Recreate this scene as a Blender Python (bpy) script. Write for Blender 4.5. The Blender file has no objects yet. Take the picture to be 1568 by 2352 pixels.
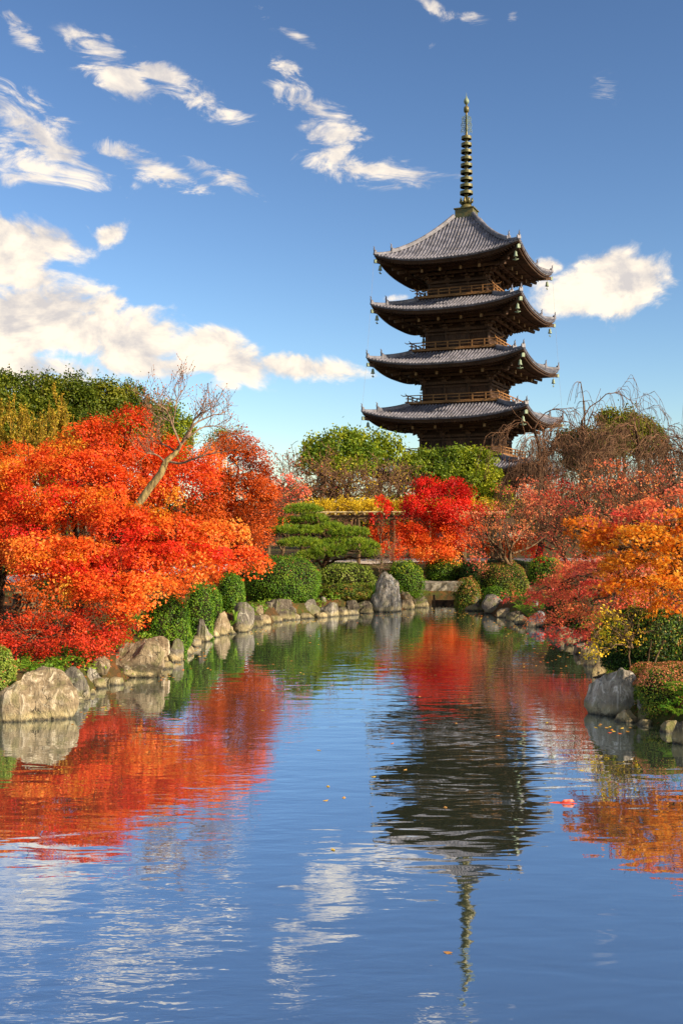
import bpy, bmesh, math, random
import numpy as np
from mathutils import Vector

random.seed(7)
RG = np.random.default_rng(11)
C = bpy.context.scene.collection
R = math.radians
PI = math.pi

# ------------------------------------------------------------------ camera, sky, sun, exposure
FPX, CX, YH, H = 2344.0, 784.0, 1184.0, 3.6      # focal length, centre and horizon row of a 1568 x 2352 frame; eye height above the water
cam_d = bpy.data.cameras.new('camera')
cam = bpy.data.objects.new('camera', cam_d)
C.objects.link(cam)
cam.location = (0, 0, H)
cam.rotation_euler = (PI / 2, 0, 0)
cam_d.sensor_fit = 'VERTICAL'
cam_d.sensor_height = 36.0
cam_d.sensor_width = 24.0
cam_d.lens = FPX / 2352 * 36
cam_d.shift_y = (YH - 1176) / 2352
cam_d.clip_start = 0.1
cam_d.clip_end = 6000
sc = bpy.context.scene
sc.camera = cam
sc.render.engine = 'CYCLES'
sc.cycles.use_denoising = True
sc.cycles.max_bounces = 7
sc.cycles.diffuse_bounces = 3
sc.cycles.glossy_bounces = 3
sc.cycles.transmission_bounces = 4
sc.cycles.sample_clamp_indirect = 6.0
sc.view_settings.view_transform = 'Standard'
sc.view_settings.look = 'None'
sc.view_settings.gamma = 1.0
sc.view_settings.use_curve_mapping = False
sc.view_settings.exposure = 0.9

SUN_EL = R(26.0)
SUN_AZ = R(121.0)                 # clockwise from the view axis (+Y) towards +X: from the right, a little behind
sun_dir = Vector((math.sin(SUN_AZ) * math.cos(SUN_EL), math.cos(SUN_AZ) * math.cos(SUN_EL), math.sin(SUN_EL)))
sl = bpy.data.lights.new('sun', 'SUN')
sl.energy = 5.0
sl.angle = R(0.6)
sl.color = (1.0, 0.83, 0.62)
sun = bpy.data.objects.new('sun', sl)
C.objects.link(sun)
sun.rotation_euler = (-sun_dir).to_track_quat('-Z', 'Y').to_euler()
sun.location = (30, -10, 40)


class NB:
    """small helper that wires nodes"""
    def __init__(s, nt):
        s.nt = nt

    def n(s, typ, **kw):
        nd = s.nt.nodes.new(typ)
        for k, v in kw.items():
            setattr(nd, k, v)
        return nd

    def put(s, sock, v):
        if v is None:
            return
        if isinstance(v, bpy.types.NodeSocket):
            s.nt.links.new(v, sock)
        else:
            sock.default_value = v

    def m(s, op, a, b=None, c=None, clamp=False):
        nd = s.n('ShaderNodeMath', operation=op, use_clamp=clamp)
        for i, v in enumerate((a, b, c)):
            s.put(nd.inputs[i], v)
        return nd.outputs[0]

    def vm(s, op, a, b=None):
        nd = s.n('ShaderNodeVectorMath', operation=op)
        s.put(nd.inputs[0], a)
        s.put(nd.inputs[1], b)
        return nd.outputs['Value'] if op in ('LENGTH', 'DOT_PRODUCT') else nd.outputs[0]

    def noise(s, vec, scale, detail=4, rough=0.5, dist=0.0, lac=2.0):
        nd = s.n('ShaderNodeTexNoise')
        s.put(nd.inputs['Vector'], vec)
        nd.inputs['Scale'].default_value = scale
        nd.inputs['Detail'].default_value = detail
        nd.inputs['Roughness'].default_value = rough
        nd.inputs['Lacunarity'].default_value = lac
        nd.inputs['Distortion'].default_value = dist
        return nd.outputs['Fac']

    def mapping(s, vec, loc=(0, 0, 0), rot=(0, 0, 0), scale=(1, 1, 1), typ='POINT'):
        nd = s.n('ShaderNodeMapping', vector_type=typ)
        s.put(nd.inputs['Vector'], vec)
        nd.inputs['Location'].default_value = loc
        nd.inputs['Rotation'].default_value = rot
        nd.inputs['Scale'].default_value = scale
        return nd.outputs[0]

    def rng(s, v, a, b, c=0.0, d=1.0, interp='SMOOTHSTEP'):
        nd = s.n('ShaderNodeMapRange', interpolation_type=interp)
        s.put(nd.inputs[0], v)
        for i, x in enumerate((a, b, c, d)):
            s.put(nd.inputs[i + 1], x)
        return nd.outputs[0]

    def mix(s, f, a, b, blend='MIX'):
        nd = s.n('ShaderNodeMix', data_type='RGBA', blend_type=blend)
        s.put(nd.inputs[0], f)
        s.put(nd.inputs[6], a if isinstance(a, bpy.types.NodeSocket) else (*a, 1))
        s.put(nd.inputs[7], b if isinstance(b, bpy.types.NodeSocket) else (*b, 1))
        return nd.outputs[2]

    def ramp(s, f, stops, interp='LINEAR'):
        nd = s.n('ShaderNodeValToRGB')
        cr = nd.color_ramp
        cr.interpolation = interp
        while len(cr.elements) < len(stops):
            cr.elements.new(0.5)
        for e, (p, c) in zip(cr.elements, stops):
            e.position = p
            e.color = (*c, 1)
        s.put(nd.inputs[0], f)
        return nd.outputs[0]


def px_azel(x, y):
    u, v = (x - CX) / FPX, (YH - y) / FPX
    return math.atan2(u, 1.0), math.atan2(v, math.hypot(u, 1.0))


def build_world():
    w = bpy.data.worlds.new('World')
    sc.world = w
    w.use_nodes = True
    nt = w.node_tree
    nt.nodes.clear()
    b = NB(nt)
    sky = b.n('ShaderNodeTexSky', sky_type='NISHITA')
    sky.sun_disc = False
    sky.sun_elevation = SUN_EL
    sky.sun_rotation = SUN_AZ
    sky.altitude = 100
    sky.air_density = 1.0
    sky.dust_density = 0.5
    sky.ozone_density = 2.2
    hs = b.n('ShaderNodeHueSaturation')
    hs.inputs['Saturation'].default_value = 1.0
    nt.links.new(sky.outputs[0], hs.inputs['Color'])
    gm = b.n('ShaderNodeGamma')
    gm.inputs[1].default_value = 1.35
    b.put(gm.inputs[0], b.vm('MULTIPLY', hs.outputs[0], (.2, .2, .2)))
    skyc = b.vm('MULTIPLY', gm.outputs[0], (5.6, 5.6, 5.6))
    tc = b.n('ShaderNodeTexCoord')
    sep = b.n('ShaderNodeSeparateXYZ')
    nt.links.new(tc.outputs['Generated'], sep.inputs[0])
    az = b.m('ARCTAN2', sep.outputs[0], sep.outputs[1])
    el = b.m('ARCSINE', sep.outputs[2])
    cb = b.n('ShaderNodeCombineXYZ')
    b.put(cb.inputs[0], az)
    b.put(cb.inputs[1], el)
    p = cb.outputs[0]
    # cloud cover: where the heaps and the wisps float; (x, y, rx, ry, tilt, weight)
    heaps = [(60, 740, 240, 105, 0, 1.05), (280, 775, 210, 95, 12, 1.1), (480, 815, 170, 62, 12, 1.0), (700, 845, 150, 36, 6, .85),
             (20, 560, 130, 90, 0, 1.0), (120, 545, 100, 62, 10, .9), (255, 535, 48, 34, -30, .72), (60, 640, 150, 40, 0, .85),
             (1430, 650, 125, 82, -12, 1.1), (1310, 690, 130, 58, -8, 1.0), (1255, 612, 36, 22, 0, .6), (520, 885, 60, 22, -15, .6),
             (895, 686, 44, 14, 0, .55), (60, 850, 260, 50, 0, .95), (330, 835, 200, 45, 5, .95), (180, 690, 150, 60, 10, 1.0)]
    wisps = [(70, 285, 170, 58, 26, .95), (40, 375, 150, 52, 15, .95), (190, 415, 120, 28, 6, .85), (320, 375, 170, 30, 18, .9),
             (520, 412, 105, 28, 22, .75), (270, 165, 130, 52, 26, .95), (420, 205, 175, 34, 22, .9), (650, 195, 66, 50, 30, .78),
             (775, 320, 85, 62, 35, .85), (850, 385, 190, 40, 7, 1.05), (40, 72, 75, 24, 28, .75), (1085, 42, 70, 18, 5, .7),
             (1390, 205, 36, 34, 30, .36), (245, 85, 50, 13, 45, .6), (985, 12, 45, 14, 25, .65), (1175, 38, 18, 20, 0, .6),
             (680, 82, 50, 14, 25, .5), (590, 10, 60, 20, 40, .55), (985, 105, 24, 12, 0, .45), (720, 245, 90, 26, 35, .6)]

    def cover(lst):
        tot = None
        for x, y, rx, ry, tilt, wt in lst:
            a, e = px_azel(x, y)
            mp = b.mapping(p, (a, e, 0), (0, 0, -R(tilt)), (rx / FPX, ry / FPX, 1), 'TEXTURE')
            r = b.vm('LENGTH', mp)
            g = b.rng(r, 1.45, 0.0, 0.0, wt)
            tot = g if tot is None else b.m('MAXIMUM', tot, g)
        return tot

    # the same kind of broken cloud goes on all round outside the frame
    aw = b.m('ABSOLUTE', az)
    outside = b.m('MAXIMUM', b.rng(aw, 0.36, 0.5), b.rng(el, 0.52, 0.64))
    bigc = b.noise(b.mapping(tc.outputs['Generated'], (3.1, 1.7, 0.4), (0, 0, 0), (1, 1, 2.2)), 2.6, 3, 0.5)
    gen = b.m('MULTIPLY', b.rng(bigc, 0.46, 0.64, 0.0, 0.95), outside)
    ch = b.m('MAXIMUM', cover(heaps), gen)
    cw = b.m('MAXIMUM', cover(wisps), b.m('MULTIPLY', gen, 0.6))

    def dens(pp):
        n1 = b.noise(b.mapping(pp, (0, 0, 0), (0, 0, 0), (1, 1.45, 1)), 14.0, 8, 0.60, 0.35)
        return n1

    n_h = dens(p)
    n_hs = dens(b.mapping(p, (-0.010, -0.016, 0)))
    n_w = b.noise(b.mapping(p, (2.0, 0.7, 0), (0, 0, R(24)), (1, 2.6, 1)), 15.0, 9, 0.66, 0.9)
    dh = b.m('ADD', ch, b.m('MULTIPLY', b.m('SUBTRACT', n_h, 0.5), 2.7))
    mh = b.rng(dh, 0.24, 0.72)
    dw = b.m('ADD', cw, b.m('MULTIPLY', b.m('SUBTRACT', n_w, 0.5), 3.4))
    mh = b.m('MULTIPLY', mh, b.rng(ch, 0.02, 0.22))
    mw = b.m('MULTIPLY', b.rng(dw, 0.30, 1.05), 0.92)
    mw = b.m('MULTIPLY', mw, b.rng(cw, 0.02, 0.25))
    mask = b.m('MAXIMUM', mh, mw, clamp=True)
    # sunlit side against shaded side
    lit = b.m('ADD', 0.62, b.m('MULTIPLY', b.m('SUBTRACT', n_h, n_hs), 4.6), clamp=True)
    thick = b.rng(dh, 0.7, 1.7, 0.0, 0.35)
    lit = b.m('SUBTRACT', lit, b.m('MULTIPLY', thick, b.m('SUBTRACT', 1.0, lit)), clamp=True)
    ccol = b.mix(lit, (4.8, 4.5, 4.4), (8.3, 7.25, 5.9))
    col = b.mix(mask, skyc, ccol)
    bg = b.n('ShaderNodeBackground')
    bg.inputs['Strength'].default_value = 0.08
    nt.links.new(col, bg.inputs['Color'])
    out = b.n('ShaderNodeOutputWorld')
    nt.links.new(bg.outputs[0], out.inputs[0])


build_world()


# ------------------------------------------------------------------ small helpers
def L(r, g, b):
    """sRGB 0-255 to linear"""
    f = lambda c: (c / 255 / 12.92) if c <= 10.3 else ((c / 255 + .055) / 1.055) ** 2.4
    return (f(r), f(g), f(b))


def P(x, y, d):
    """where the sight line through (x, y) of the 1568 x 2352 frame meets depth d"""
    return np.array([(x - CX) / FPX * d, d, H + (YH - y) / FPX * d])


def S(v):
    return v / 1.0204


def tag(o, label=None, cat=None, group=None, kind=None):
    if label:
        o['label'] = label
    if cat:
        o['category'] = cat
    if group:
        o['group'] = group
    if kind:
        o['kind'] = kind
    return o


def thing(name, label, cat, loc=(0, 0, 0), rz=0.0, group=None):
    o = bpy.data.objects.new(name, None)
    o.empty_display_size = 0.3
    C.objects.link(o)
    o.location = loc
    o.rotation_euler = (0, 0, rz)
    return tag(o, label, cat, group)


def link(name, me, mat, parent=None):
    o = bpy.data.objects.new(name, me)
    if mat is not None and not me.materials:
        me.materials.append(mat)
    C.objects.link(o)
    if parent is not None:
        o.parent = parent
    return o


def off(parent):
    return np.array(parent.location) if parent is not None else np.zeros(3)


def mesh_uniform(name, V, k, mat, parent=None, v=None, smooth=False, F=None, world=True):
    """fast mesh of faces with k corners each; V in world space unless told otherwise"""
    V = np.asarray(V, dtype=np.float64)
    if world and parent is not None:
        V = V - off(parent)
    me = bpy.data.meshes.new(name)
    n = len(V)
    if F is None:
        F = np.arange(n, dtype=np.int32)
    else:
        F = np.asarray(F, dtype=np.int32).ravel()
    nf = len(F) // k
    me.vertices.add(n)
    me.vertices.foreach_set('co', V.astype(np.float32).ravel())
    me.loops.add(len(F))
    me.loops.foreach_set('vertex_index', F)
    me.polygons.add(nf)
    me.polygons.foreach_set('loop_start', np.arange(0, len(F), k, dtype=np.int32))
    me.polygons.foreach_set('loop_total', np.full(nf, k, dtype=np.int32))
    me.polygons.foreach_set('use_smooth', np.full(nf, smooth, dtype=bool))
    if v is not None:
        at = me.attributes.new('v', 'FLOAT', 'FACE')
        at.data.foreach_set('value', np.asarray(v, dtype=np.float32))
    me.update(calc_edges=True)
    return link(name, me, mat, parent)


class MB:
    """collects boxes, bars, tubes, lathes into one mesh"""
    def __init__(s):
        s.V = []
        s.F = []

    def add(s, V, F):
        o = len(s.V)
        s.V += [tuple(map(float, p)) for p in V]
        s.F += [tuple(i + o for i in f) for f in F]

    def box(s, c, h, rz=0.0, tilt=None):
        cx, cy, cz = c
        hx, hy, hz = h
        V = []
        for x in (-hx, hx):
            for y in (-hy, hy):
                for z in (-hz, hz):
                    q = (x, y, z)
                    if tilt:      # slope along local y
                        q = (x, y, z + y * tilt)
                    X = q[0] * math.cos(rz) - q[1] * math.sin(rz)
                    Y = q[0] * math.sin(rz) + q[1] * math.cos(rz)
                    V.append((cx + X, cy + Y, cz + q[2]))
        s.add(V, [(0, 1, 3, 2), (4, 6, 7, 5), (0, 4, 5, 1), (2, 3, 7, 6), (0, 2, 6, 4), (1, 5, 7, 3)])

    def bar(s, a, b, w, h):
        """rectangular bar from a to b, w across, h high"""
        a, b = np.array(a, float), np.array(b, float)
        t = b - a
        t /= np.linalg.norm(t)
        up = np.array([0, 0, 1.0]) if abs(t[2]) < .95 else np.array([1.0, 0, 0])
        x = np.cross(t, up)
        x /= np.linalg.norm(x)
        u = np.cross(x, t)
        V = []
        for p in (a, b):
            for sx, su in ((-1, -1), (1, -1), (1, 1), (-1, 1)):
                V.append(p + x * sx * w / 2 + u * su * h / 2)
        s.add(V, [(3, 2, 1, 0), (4, 5, 6, 7), (0, 1, 5, 4), (1, 2, 6, 5), (2, 3, 7, 6), (3, 0, 4, 7)])

    def sweep(s, pts, w, h):
        """rectangular section swept along a path, section upright"""
        pts = [np.array(p, float) for p in pts]
        V, Fc = [], []
        for i, p in enumerate(pts):
            t = pts[min(i + 1, len(pts) - 1)] - pts[max(i - 1, 0)]
            t /= np.linalg.norm(t)
            x = np.cross(t, (0, 0, 1.0))
            x /= np.linalg.norm(x)
            u = np.cross(x, t)
            for sx, su in ((-1, 0), (-1, .8), (-.5, 1), (.5, 1), (1, .8), (1, 0)):
                V.append(p + x * sx * w / 2 + u * su * h)
        k = 6
        for i in range(len(pts) - 1):
            for j in range(k):
                Fc.append((i * k + j, i * k + (j + 1) % k, (i + 1) * k + (j + 1) % k, (i + 1) * k + j))
        Fc.append(tuple(reversed(range(k))))
        Fc.append(tuple((len(pts) - 1) * k + j for j in range(k)))
        s.add(V, [tuple(reversed(f)) for f in Fc])

    def tube(s, pts, rad, n=8):
        pts = [np.array(p, float) for p in pts]
        if np.isscalar(rad):
            rad = [rad] * len(pts)
        V, Fc = [], []
        for i, p in enumerate(pts):
            t = pts[min(i + 1, len(pts) - 1)] - pts[max(i - 1, 0)]
            t /= np.linalg.norm(t)
            up = np.array([0, 0, 1.0]) if abs(t[2]) < .9 else np.array([1.0, 0, 0])
            x = np.cross(t, up)
            x /= np.linalg.norm(x)
            u = np.cross(x, t)
            for j in range(n):
                a = 2 * PI * j / n
                V.append(p + (x * math.cos(a) + u * math.sin(a)) * rad[i])
        for i in range(len(pts) - 1):
            for j in range(n):
                Fc.append((i * n + j, i * n + (j + 1) % n, (i + 1) * n + (j + 1) % n, (i + 1) * n + j))
        Fc.append(tuple(reversed(range(n))))
        Fc.append(tuple((len(pts) - 1) * n + j for j in range(n)))
        s.add(V, Fc)

    def lathe(s, prof, n=20, c=(0, 0, 0)):
        V, Fc = [], []
        for r, z in prof:
            for j in range(n):
                a = 2 * PI * j / n
                V.append((c[0] + r * math.cos(a), c[1] + r * math.sin(a), c[2] + z))
        for i in range(len(prof) - 1):
            for j in range(n):
                Fc.append((i * n + j, i * n + (j + 1) % n, (i + 1) * n + (j + 1) % n, (i + 1) * n + j))
        Fc.append(tuple(reversed(range(n))))
        Fc.append(tuple((len(prof) - 1) * n + j for j in range(n)))
        s.add(V, Fc)

    def mesh(s, name, smooth=False):
        me = bpy.data.meshes.new(name)
        me.from_pydata(s.V, [], s.F)
        if smooth:
            me.polygons.foreach_set('use_smooth', [True] * len(me.polygons))
        me.update()
        return me

    def build(s, name, mat, parent=None, smooth=False):
        return link(name, s.mesh(name, smooth), mat, parent)


# ------------------------------------------------------------------ materials
def new_mat(name):
    m = bpy.data.materials.new(name)
    m.use_nodes = True
    nt = m.node_tree
    nt.nodes.clear()
    b = NB(nt)
    out = b.n('ShaderNodeOutputMaterial')
    return m, b, out


def leaf_mat(name, cols, trans=0.38, gloss=0.015):
    """leaf colour runs through cols by the per-leaf value v"""
    m, b, out = new_mat(name)
    at = b.n('ShaderNodeAttribute', attribute_name='v')
    n = len(cols)
    col = b.ramp(at.outputs['Fac'], [(i / max(1, n - 1), c) for i, c in enumerate(cols)])
    di = b.n('ShaderNodeBsdfDiffuse')
    tr = b.n('ShaderNodeBsdfTranslucent')
    b.put(di.inputs['Color'], col)
    b.put(tr.inputs['Color'], col)
    mx = b.n('ShaderNodeMixShader')
    mx.inputs[0].default_value = trans
    b.nt.links.new(di.outputs[0], mx.inputs[1])
    b.nt.links.new(tr.outputs[0], mx.inputs[2])
    last = mx.outputs[0]
    if gloss:
        gl = b.n('ShaderNodeBsdfGlossy')
        gl.inputs['Roughness'].default_value = 0.45
        m2 = b.n('ShaderNodeMixShader')
        m2.inputs[0].default_value = gloss
        b.nt.links.new(last, m2.inputs[1])
        b.nt.links.new(gl.outputs[0], m2.inputs[2])
        last = m2.outputs[0]
    b.nt.links.new(last, out.inputs[0])
    return m


def prin(b, out, col, rough=0.8, spec=0.3, bump=None, dist=0.02, metal=0.0):
    pr = b.n('ShaderNodeBsdfPrincipled')
    b.put(pr.inputs['Base Color'], col if isinstance(col, bpy.types.NodeSocket) else (*col, 1))
    b.put(pr.inputs['Roughness'], rough)
    pr.inputs['Specular IOR Level'].default_value = spec
    b.put(pr.inputs['Metallic'], metal)
    if bump is not None:
        bp = b.n('ShaderNodeBump')
        bp.inputs['Strength'].default_value = 1.0
        bp.inputs['Distance'].default_value = dist
        b.put(bp.inputs['Height'], bump)
        b.nt.links.new(bp.outputs[0], pr.inputs['Normal'])
    b.nt.links.new(pr.outputs[0], out.inputs[0])
    return pr


def wood_mat(name, c1, c2, rough=0.75, scale=(6, 6, 1.2)):
    m, b, out = new_mat(name)
    tc = b.n('ShaderNodeTexCoord')
    n1 = b.noise(b.mapping(tc.outputs['Object'], scale=scale), 2.5, 6, 0.6)
    n2 = b.noise(tc.outputs['Object'], 0.6, 3)
    f = b.m('ADD', b.m('MULTIPLY', n1, 0.7), b.m('MULTIPLY', n2, 0.5))
    prin(b, out, b.mix(b.rng(f, 0.4, 0.8), c1, c2), rough, 0.2, n1, 0.03)
    return m


def bark_mat(name, c1, c2, sc_=9.0):
    m, b, out = new_mat(name)
    tc = b.n('ShaderNodeTexCoord')
    n1 = b.noise(b.mapping(tc.outputs['Object'], scale=(1, 1, .35)), sc_, 6, 0.65)
    prin(b, out, b.mix(b.rng(n1, 0.35, 0.65), c1, c2), 0.9, 0.1, n1, 0.02)
    return m


def rock_mat(name, c1, c2, c3, moss=0.5):
    m, b, out = new_mat(name)
    tc = b.n('ShaderNodeTexCoord')
    oi = b.n('ShaderNodeObjectInfo')
    p = b.vm('ADD', tc.outputs['Object'], b.vm('SCALE', oi.outputs['Location'], None))
    wp = tc.outputs['Object']
    cmb = b.n('ShaderNodeCombineXYZ')
    b.put(cmb.inputs[0], b.m('MULTIPLY', oi.outputs['Random'], 40))
    b.put(cmb.inputs[1], b.m('MULTIPLY', oi.outputs['Random'], 17))
    p = b.vm('ADD', wp, cmb.outputs[0])
    big = b.noise(p, 2.2, 6, 0.6, 0.4)
    fine = b.noise(p, 14.0, 7, 0.68)
    vein = b.noise(b.mapping(p, rot=(0, R(12), 0), scale=(2.6, 2.6, .55)), 2.6, 7, 0.66, 0.9)
    col = b.mix(b.rng(big, 0.35, 0.68), c1, c2)
    col = b.mix(b.rng(vein, 0.52, 0.66), col, c3)
    col = b.mix(b.m('MULTIPLY', b.rng(vein, 0.46, 0.36), 0.65), col, tuple(x * .30 for x in c1))
    col = b.mix(b.m('MULTIPLY', b.rng(fine, 0.55, 0.75), 0.5), col, tuple(min(1, x * 1.5) for x in c2))
    col = b.mix(b.m('MULTIPLY', b.rng(fine, 0.46, 0.3), 0.6), col, tuple(x * .35 for x in c1))
    vo = b.n('ShaderNodeTexVoronoi', feature='DISTANCE_TO_EDGE')
    vo.inputs['Scale'].default_value = 1.5
    wn = b.n('ShaderNodeTexNoise')
    wn.inputs['Scale'].default_value = 2.5
    wn.inputs['Detail'].default_value = 4
    b.put(wn.inputs['Vector'], p)
    b.put(vo.inputs['Vector'], b.vm('ADD', b.mapping(p, scale=(1.2, 1.2, .7)), b.mapping(wn.outputs['Color'], scale=(.9, .9, .9))))
    crack = b.m('MULTIPLY', b.rng(vo.outputs['Distance'], 0.022, 0.0), b.rng(big, 0.5, 0.62))
    col = b.mix(b.m('MULTIPLY', crack, 0.5), col, tuple(x * .22 for x in c1))
    lich = b.rng(b.noise(p, 7.0, 6, 0.7, 0.6), 0.58, 0.66)
    col = b.mix(b.m('MULTIPLY', lich, 0.45), col, L(186, 184, 160))
    geo = b.n('ShaderNodeNewGeometry')
    sp = b.n('ShaderNodeSeparateXYZ')
    b.nt.links.new(geo.outputs['Position'], sp.inputs[0])
    hz = b.m('ADD', sp.outputs[2], b.m('MULTIPLY', b.m('SUBTRACT', big, 0.5), 0.35))
    # pale lime line and dark wet foot where the pond laps the stone; moss in patches
    col = b.mix(b.m('MULTIPLY', b.rng(hz, 0.24, 0.10), 0.45), col, L(176, 160, 110))
    mo = b.m('MULTIPLY', b.rng(b.noise(p, 3.4, 5, 0.6), 0.5, 0.64), moss)
    col = b.mix(mo, col, L(92, 98, 42))
    wet = b.rng(b.m('ADD', sp.outputs[2], b.m('MULTIPLY', b.m('SUBTRACT', fine, 0.5), 0.22)), 0.10, -0.02)
    col = b.mix(wet, col, L(44, 40, 30))
    bump = b.m('ADD', b.m('SUBTRACT', b.m('MULTIPLY', vein, 0.8), b.m('MULTIPLY', crack, 0.5)), b.m('ADD', b.m('MULTIPLY', fine, 0.28), b.m('MULTIPLY', big, 0.6)))
    prin(b, out, col, b.m('SUBTRACT', 0.85, b.m('MULTIPLY', wet, 0.5)), 0.3, bump, 0.10)
    return m


M = {}
M['maple_fire'] = leaf_mat('maple_fire', [(.42, .02, .008), (.70, .06, .012), (.80, .11, .015), (.84, .18, .02), (.86, .32, .04)], .42)
M['maple_red'] = leaf_mat('maple_red', [(.22, .02, .008), (.46, .028, .01), (.62, .05, .014), (.68, .11, .02)], .4)
M['maple_scarlet'] = leaf_mat('maple_scarlet', [(.32, .01, .02), (.62, .02, .015), (.78, .03, .012), (.8, .06, .02)], .42)
M['maple_deep'] = leaf_mat('maple_deep', [(.24, .05, .01), (.52, .085, .012), (.70, .13, .015), (.72, .2, .03)], .38)
M['maple_gold'] = leaf_mat('maple_gold', [(.55, .09, .01), (.72, .18, .012), (.8, .27, .015), (.82, .36, .03), (.8, .45, .05)], .45)
M['maple_pink'] = leaf_mat('maple_pink', [(.46, .05, .04), (.64, .13, .07), (.68, .24, .09), (.66, .34, .11)], .35)
M['maple_coral'] = leaf_mat('maple_coral', [(.58, .05, .04), (.78, .12, .08), (.82, .21, .08), (.82, .33, .08)], .4)
M['evergreen'] = leaf_mat('evergreen', [(.028, .055, .006), (.075, .11, .008), (.15, .17, .012), (.24, .22, .016)], .25)
M['yellow_green'] = leaf_mat('yellow_green', [(.05, .10, .01), (.13, .21, .014), (.26, .31, .018), (.42, .38, .03)], .35)
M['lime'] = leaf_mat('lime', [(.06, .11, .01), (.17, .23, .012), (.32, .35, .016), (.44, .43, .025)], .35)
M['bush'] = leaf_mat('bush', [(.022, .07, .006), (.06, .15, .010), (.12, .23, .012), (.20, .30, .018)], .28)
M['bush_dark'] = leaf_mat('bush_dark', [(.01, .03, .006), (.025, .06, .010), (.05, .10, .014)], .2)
M['azalea'] = leaf_mat('azalea', [(.03, .07, .008), (.07, .14, .012), (.13, .2, .015), (.22, .22, .02), (.42, .15, .05)], .28)
M['azalea_pink'] = leaf_mat('azalea_pink', [(.12, .16, .015), (.42, .12, .05), (.62, .19, .09), (.66, .28, .12)], .3)
M['shrub_light'] = leaf_mat('shrub_light', [(.06, .12, .015), (.15, .23, .02), (.28, .34, .04), (.36, .38, .12)], .3)
M['pine'] = leaf_mat('pine', [(.05, .11, .012), (.12, .21, .016), (.23, .32, .02), (.33, .38, .03)], .2)
M['yellow'] = leaf_mat('yellow', [(.35, .25, .012), (.62, .42, .018), (.78, .55, .03)], .4)
M['fern'] = leaf_mat('fern', [(.06, .16, .01), (.14, .27, .016), (.26, .36, .03)], .4)
M['twig_yellow'] = leaf_mat('twig_yellow', [(.2, .17, .015), (.36, .26, .018), (.48, .3, .03)], .3)
M['litter'] = leaf_mat('litter', [(.16, .06, .02), (.32, .10, .03), (.42, .17, .06), (.5, .12, .03)], .1)
M['floating'] = leaf_mat('floating', [(.3, .12, .04), (.5, .28, .08), (.6, .42, .06), (.55, .08, .03)], .1)
M['bark'] = bark_mat('bark', L(52, 38, 28), L(118, 96, 70))
M['bark_dark'] = bark_mat('bark_dark', L(34, 24, 18), L(84, 62, 42))
M['bark_pale'] = bark_mat('bark_pale', L(92, 78, 54), L(160, 138, 88))
M['bark_grey'] = bark_mat('bark_grey', L(92, 74, 60), L(150, 122, 98))
M['bark_straw'] = bark_mat('bark_straw', L(120, 84, 34), L(176, 134, 52))
M['twig'] = bark_mat('twig', L(80, 58, 44), L(138, 104, 78))
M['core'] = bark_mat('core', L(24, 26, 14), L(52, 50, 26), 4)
M['rock_tan'] = rock_mat('rock_tan', L(112, 96, 72), L(152, 134, 104), L(186, 170, 142), .35)
M['rock_grey'] = rock_mat('rock_grey', L(86, 80, 70), L(124, 116, 102), L(162, 154, 138), .5)
M['rock_blue'] = rock_mat('rock_blue', L(84, 86, 92), L(120, 122, 126), L(160, 160, 160), .35)
M['rock_pale'] = rock_mat('rock_pale', L(120, 112, 98), L(164, 155, 138), L(206, 198, 184), .3)
M['rock_dark'] = rock_mat('rock_dark', L(62, 54, 44), L(98, 88, 72), L(130, 120, 100), .7)


def tile_mat():
    m, b, out = new_mat('roof_tile')
    tc = b.n('ShaderNodeTexCoord')
    p = tc.outputs['Object']
    n1 = b.noise(p, 1.1, 5, 0.6)
    n2 = b.noise(p, 5.0, 4, 0.6)
    col = b.mix(b.rng(n1, 0.35, 0.65), L(76, 76, 84), L(116, 115, 124))
    col = b.mix(b.m('MULTIPLY', b.rng(n2, 0.55, 0.72), 0.6), col, L(158, 146, 126))
    col = b.mix(b.m('MULTIPLY', b.rng(n2, 0.44, 0.32), 0.7), col, L(48, 46, 50))
    prin(b, out, col, 0.55, 0.4, n2, 0.01)
    return m


M['tile'] = tile_mat()
M['tile_rib'] = M['tile']
M['wood'] = wood_mat('pagoda_wood', L(54, 40, 32), L(98, 74, 56))
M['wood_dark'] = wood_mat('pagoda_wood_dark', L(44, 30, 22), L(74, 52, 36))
M['wood_warm'] = wood_mat('pagoda_wood_warm', L(110, 76, 44), L(164, 120, 74))
M['end_grain_lit'] = wood_mat('end_grain_lit', L(120, 96, 70), L(176, 146, 108))  # beam ends: end grain coloured paler to stand in for light the front lacks
M['pergola'] = wood_mat('pergola_wood', L(60, 46, 30), L(110, 88, 58))
M['bamboo'] = wood_mat('bamboo', L(150, 130, 84), L(206, 186, 140), .5)


def simple(name, col, rough=.6, spec=.3, metal=0.0, n_amt=.5, scale=6.0, col2=None):
    m, b, out = new_mat(name)
    tc = b.n('ShaderNodeTexCoord')
    n1 = b.noise(tc.outputs['Object'], scale, 5, .6)
    prin(b, out, b.mix(b.rng(n1, .35, .65), col, col2 or tuple(x * n_amt for x in col)), rough, spec, n1, .01, metal)
    return m


M['bronze'] = simple('bronze_patina', L(110, 96, 52), .5, .5, .3, .6, 3, L(74, 84, 52))
M['verdigris'] = simple('verdigris', L(132, 146, 118), .6, .4, .1, .7, 5)
M['stone_slab'] = simple('stone_slab', L(150, 142, 124), .8, .2, 0, .5, 5, L(86, 80, 62))
M['gravel'] = simple('gravel', L(206, 192, 176), .95, .1, 0, .8, 40)
M['wire'] = simple('wire', L(120, 120, 120), .5, .4, 0, .8, 3)
M['plaster'] = simple('plaster', L(206, 190, 160), .9, .1, 0, .85, 1.5)


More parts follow.
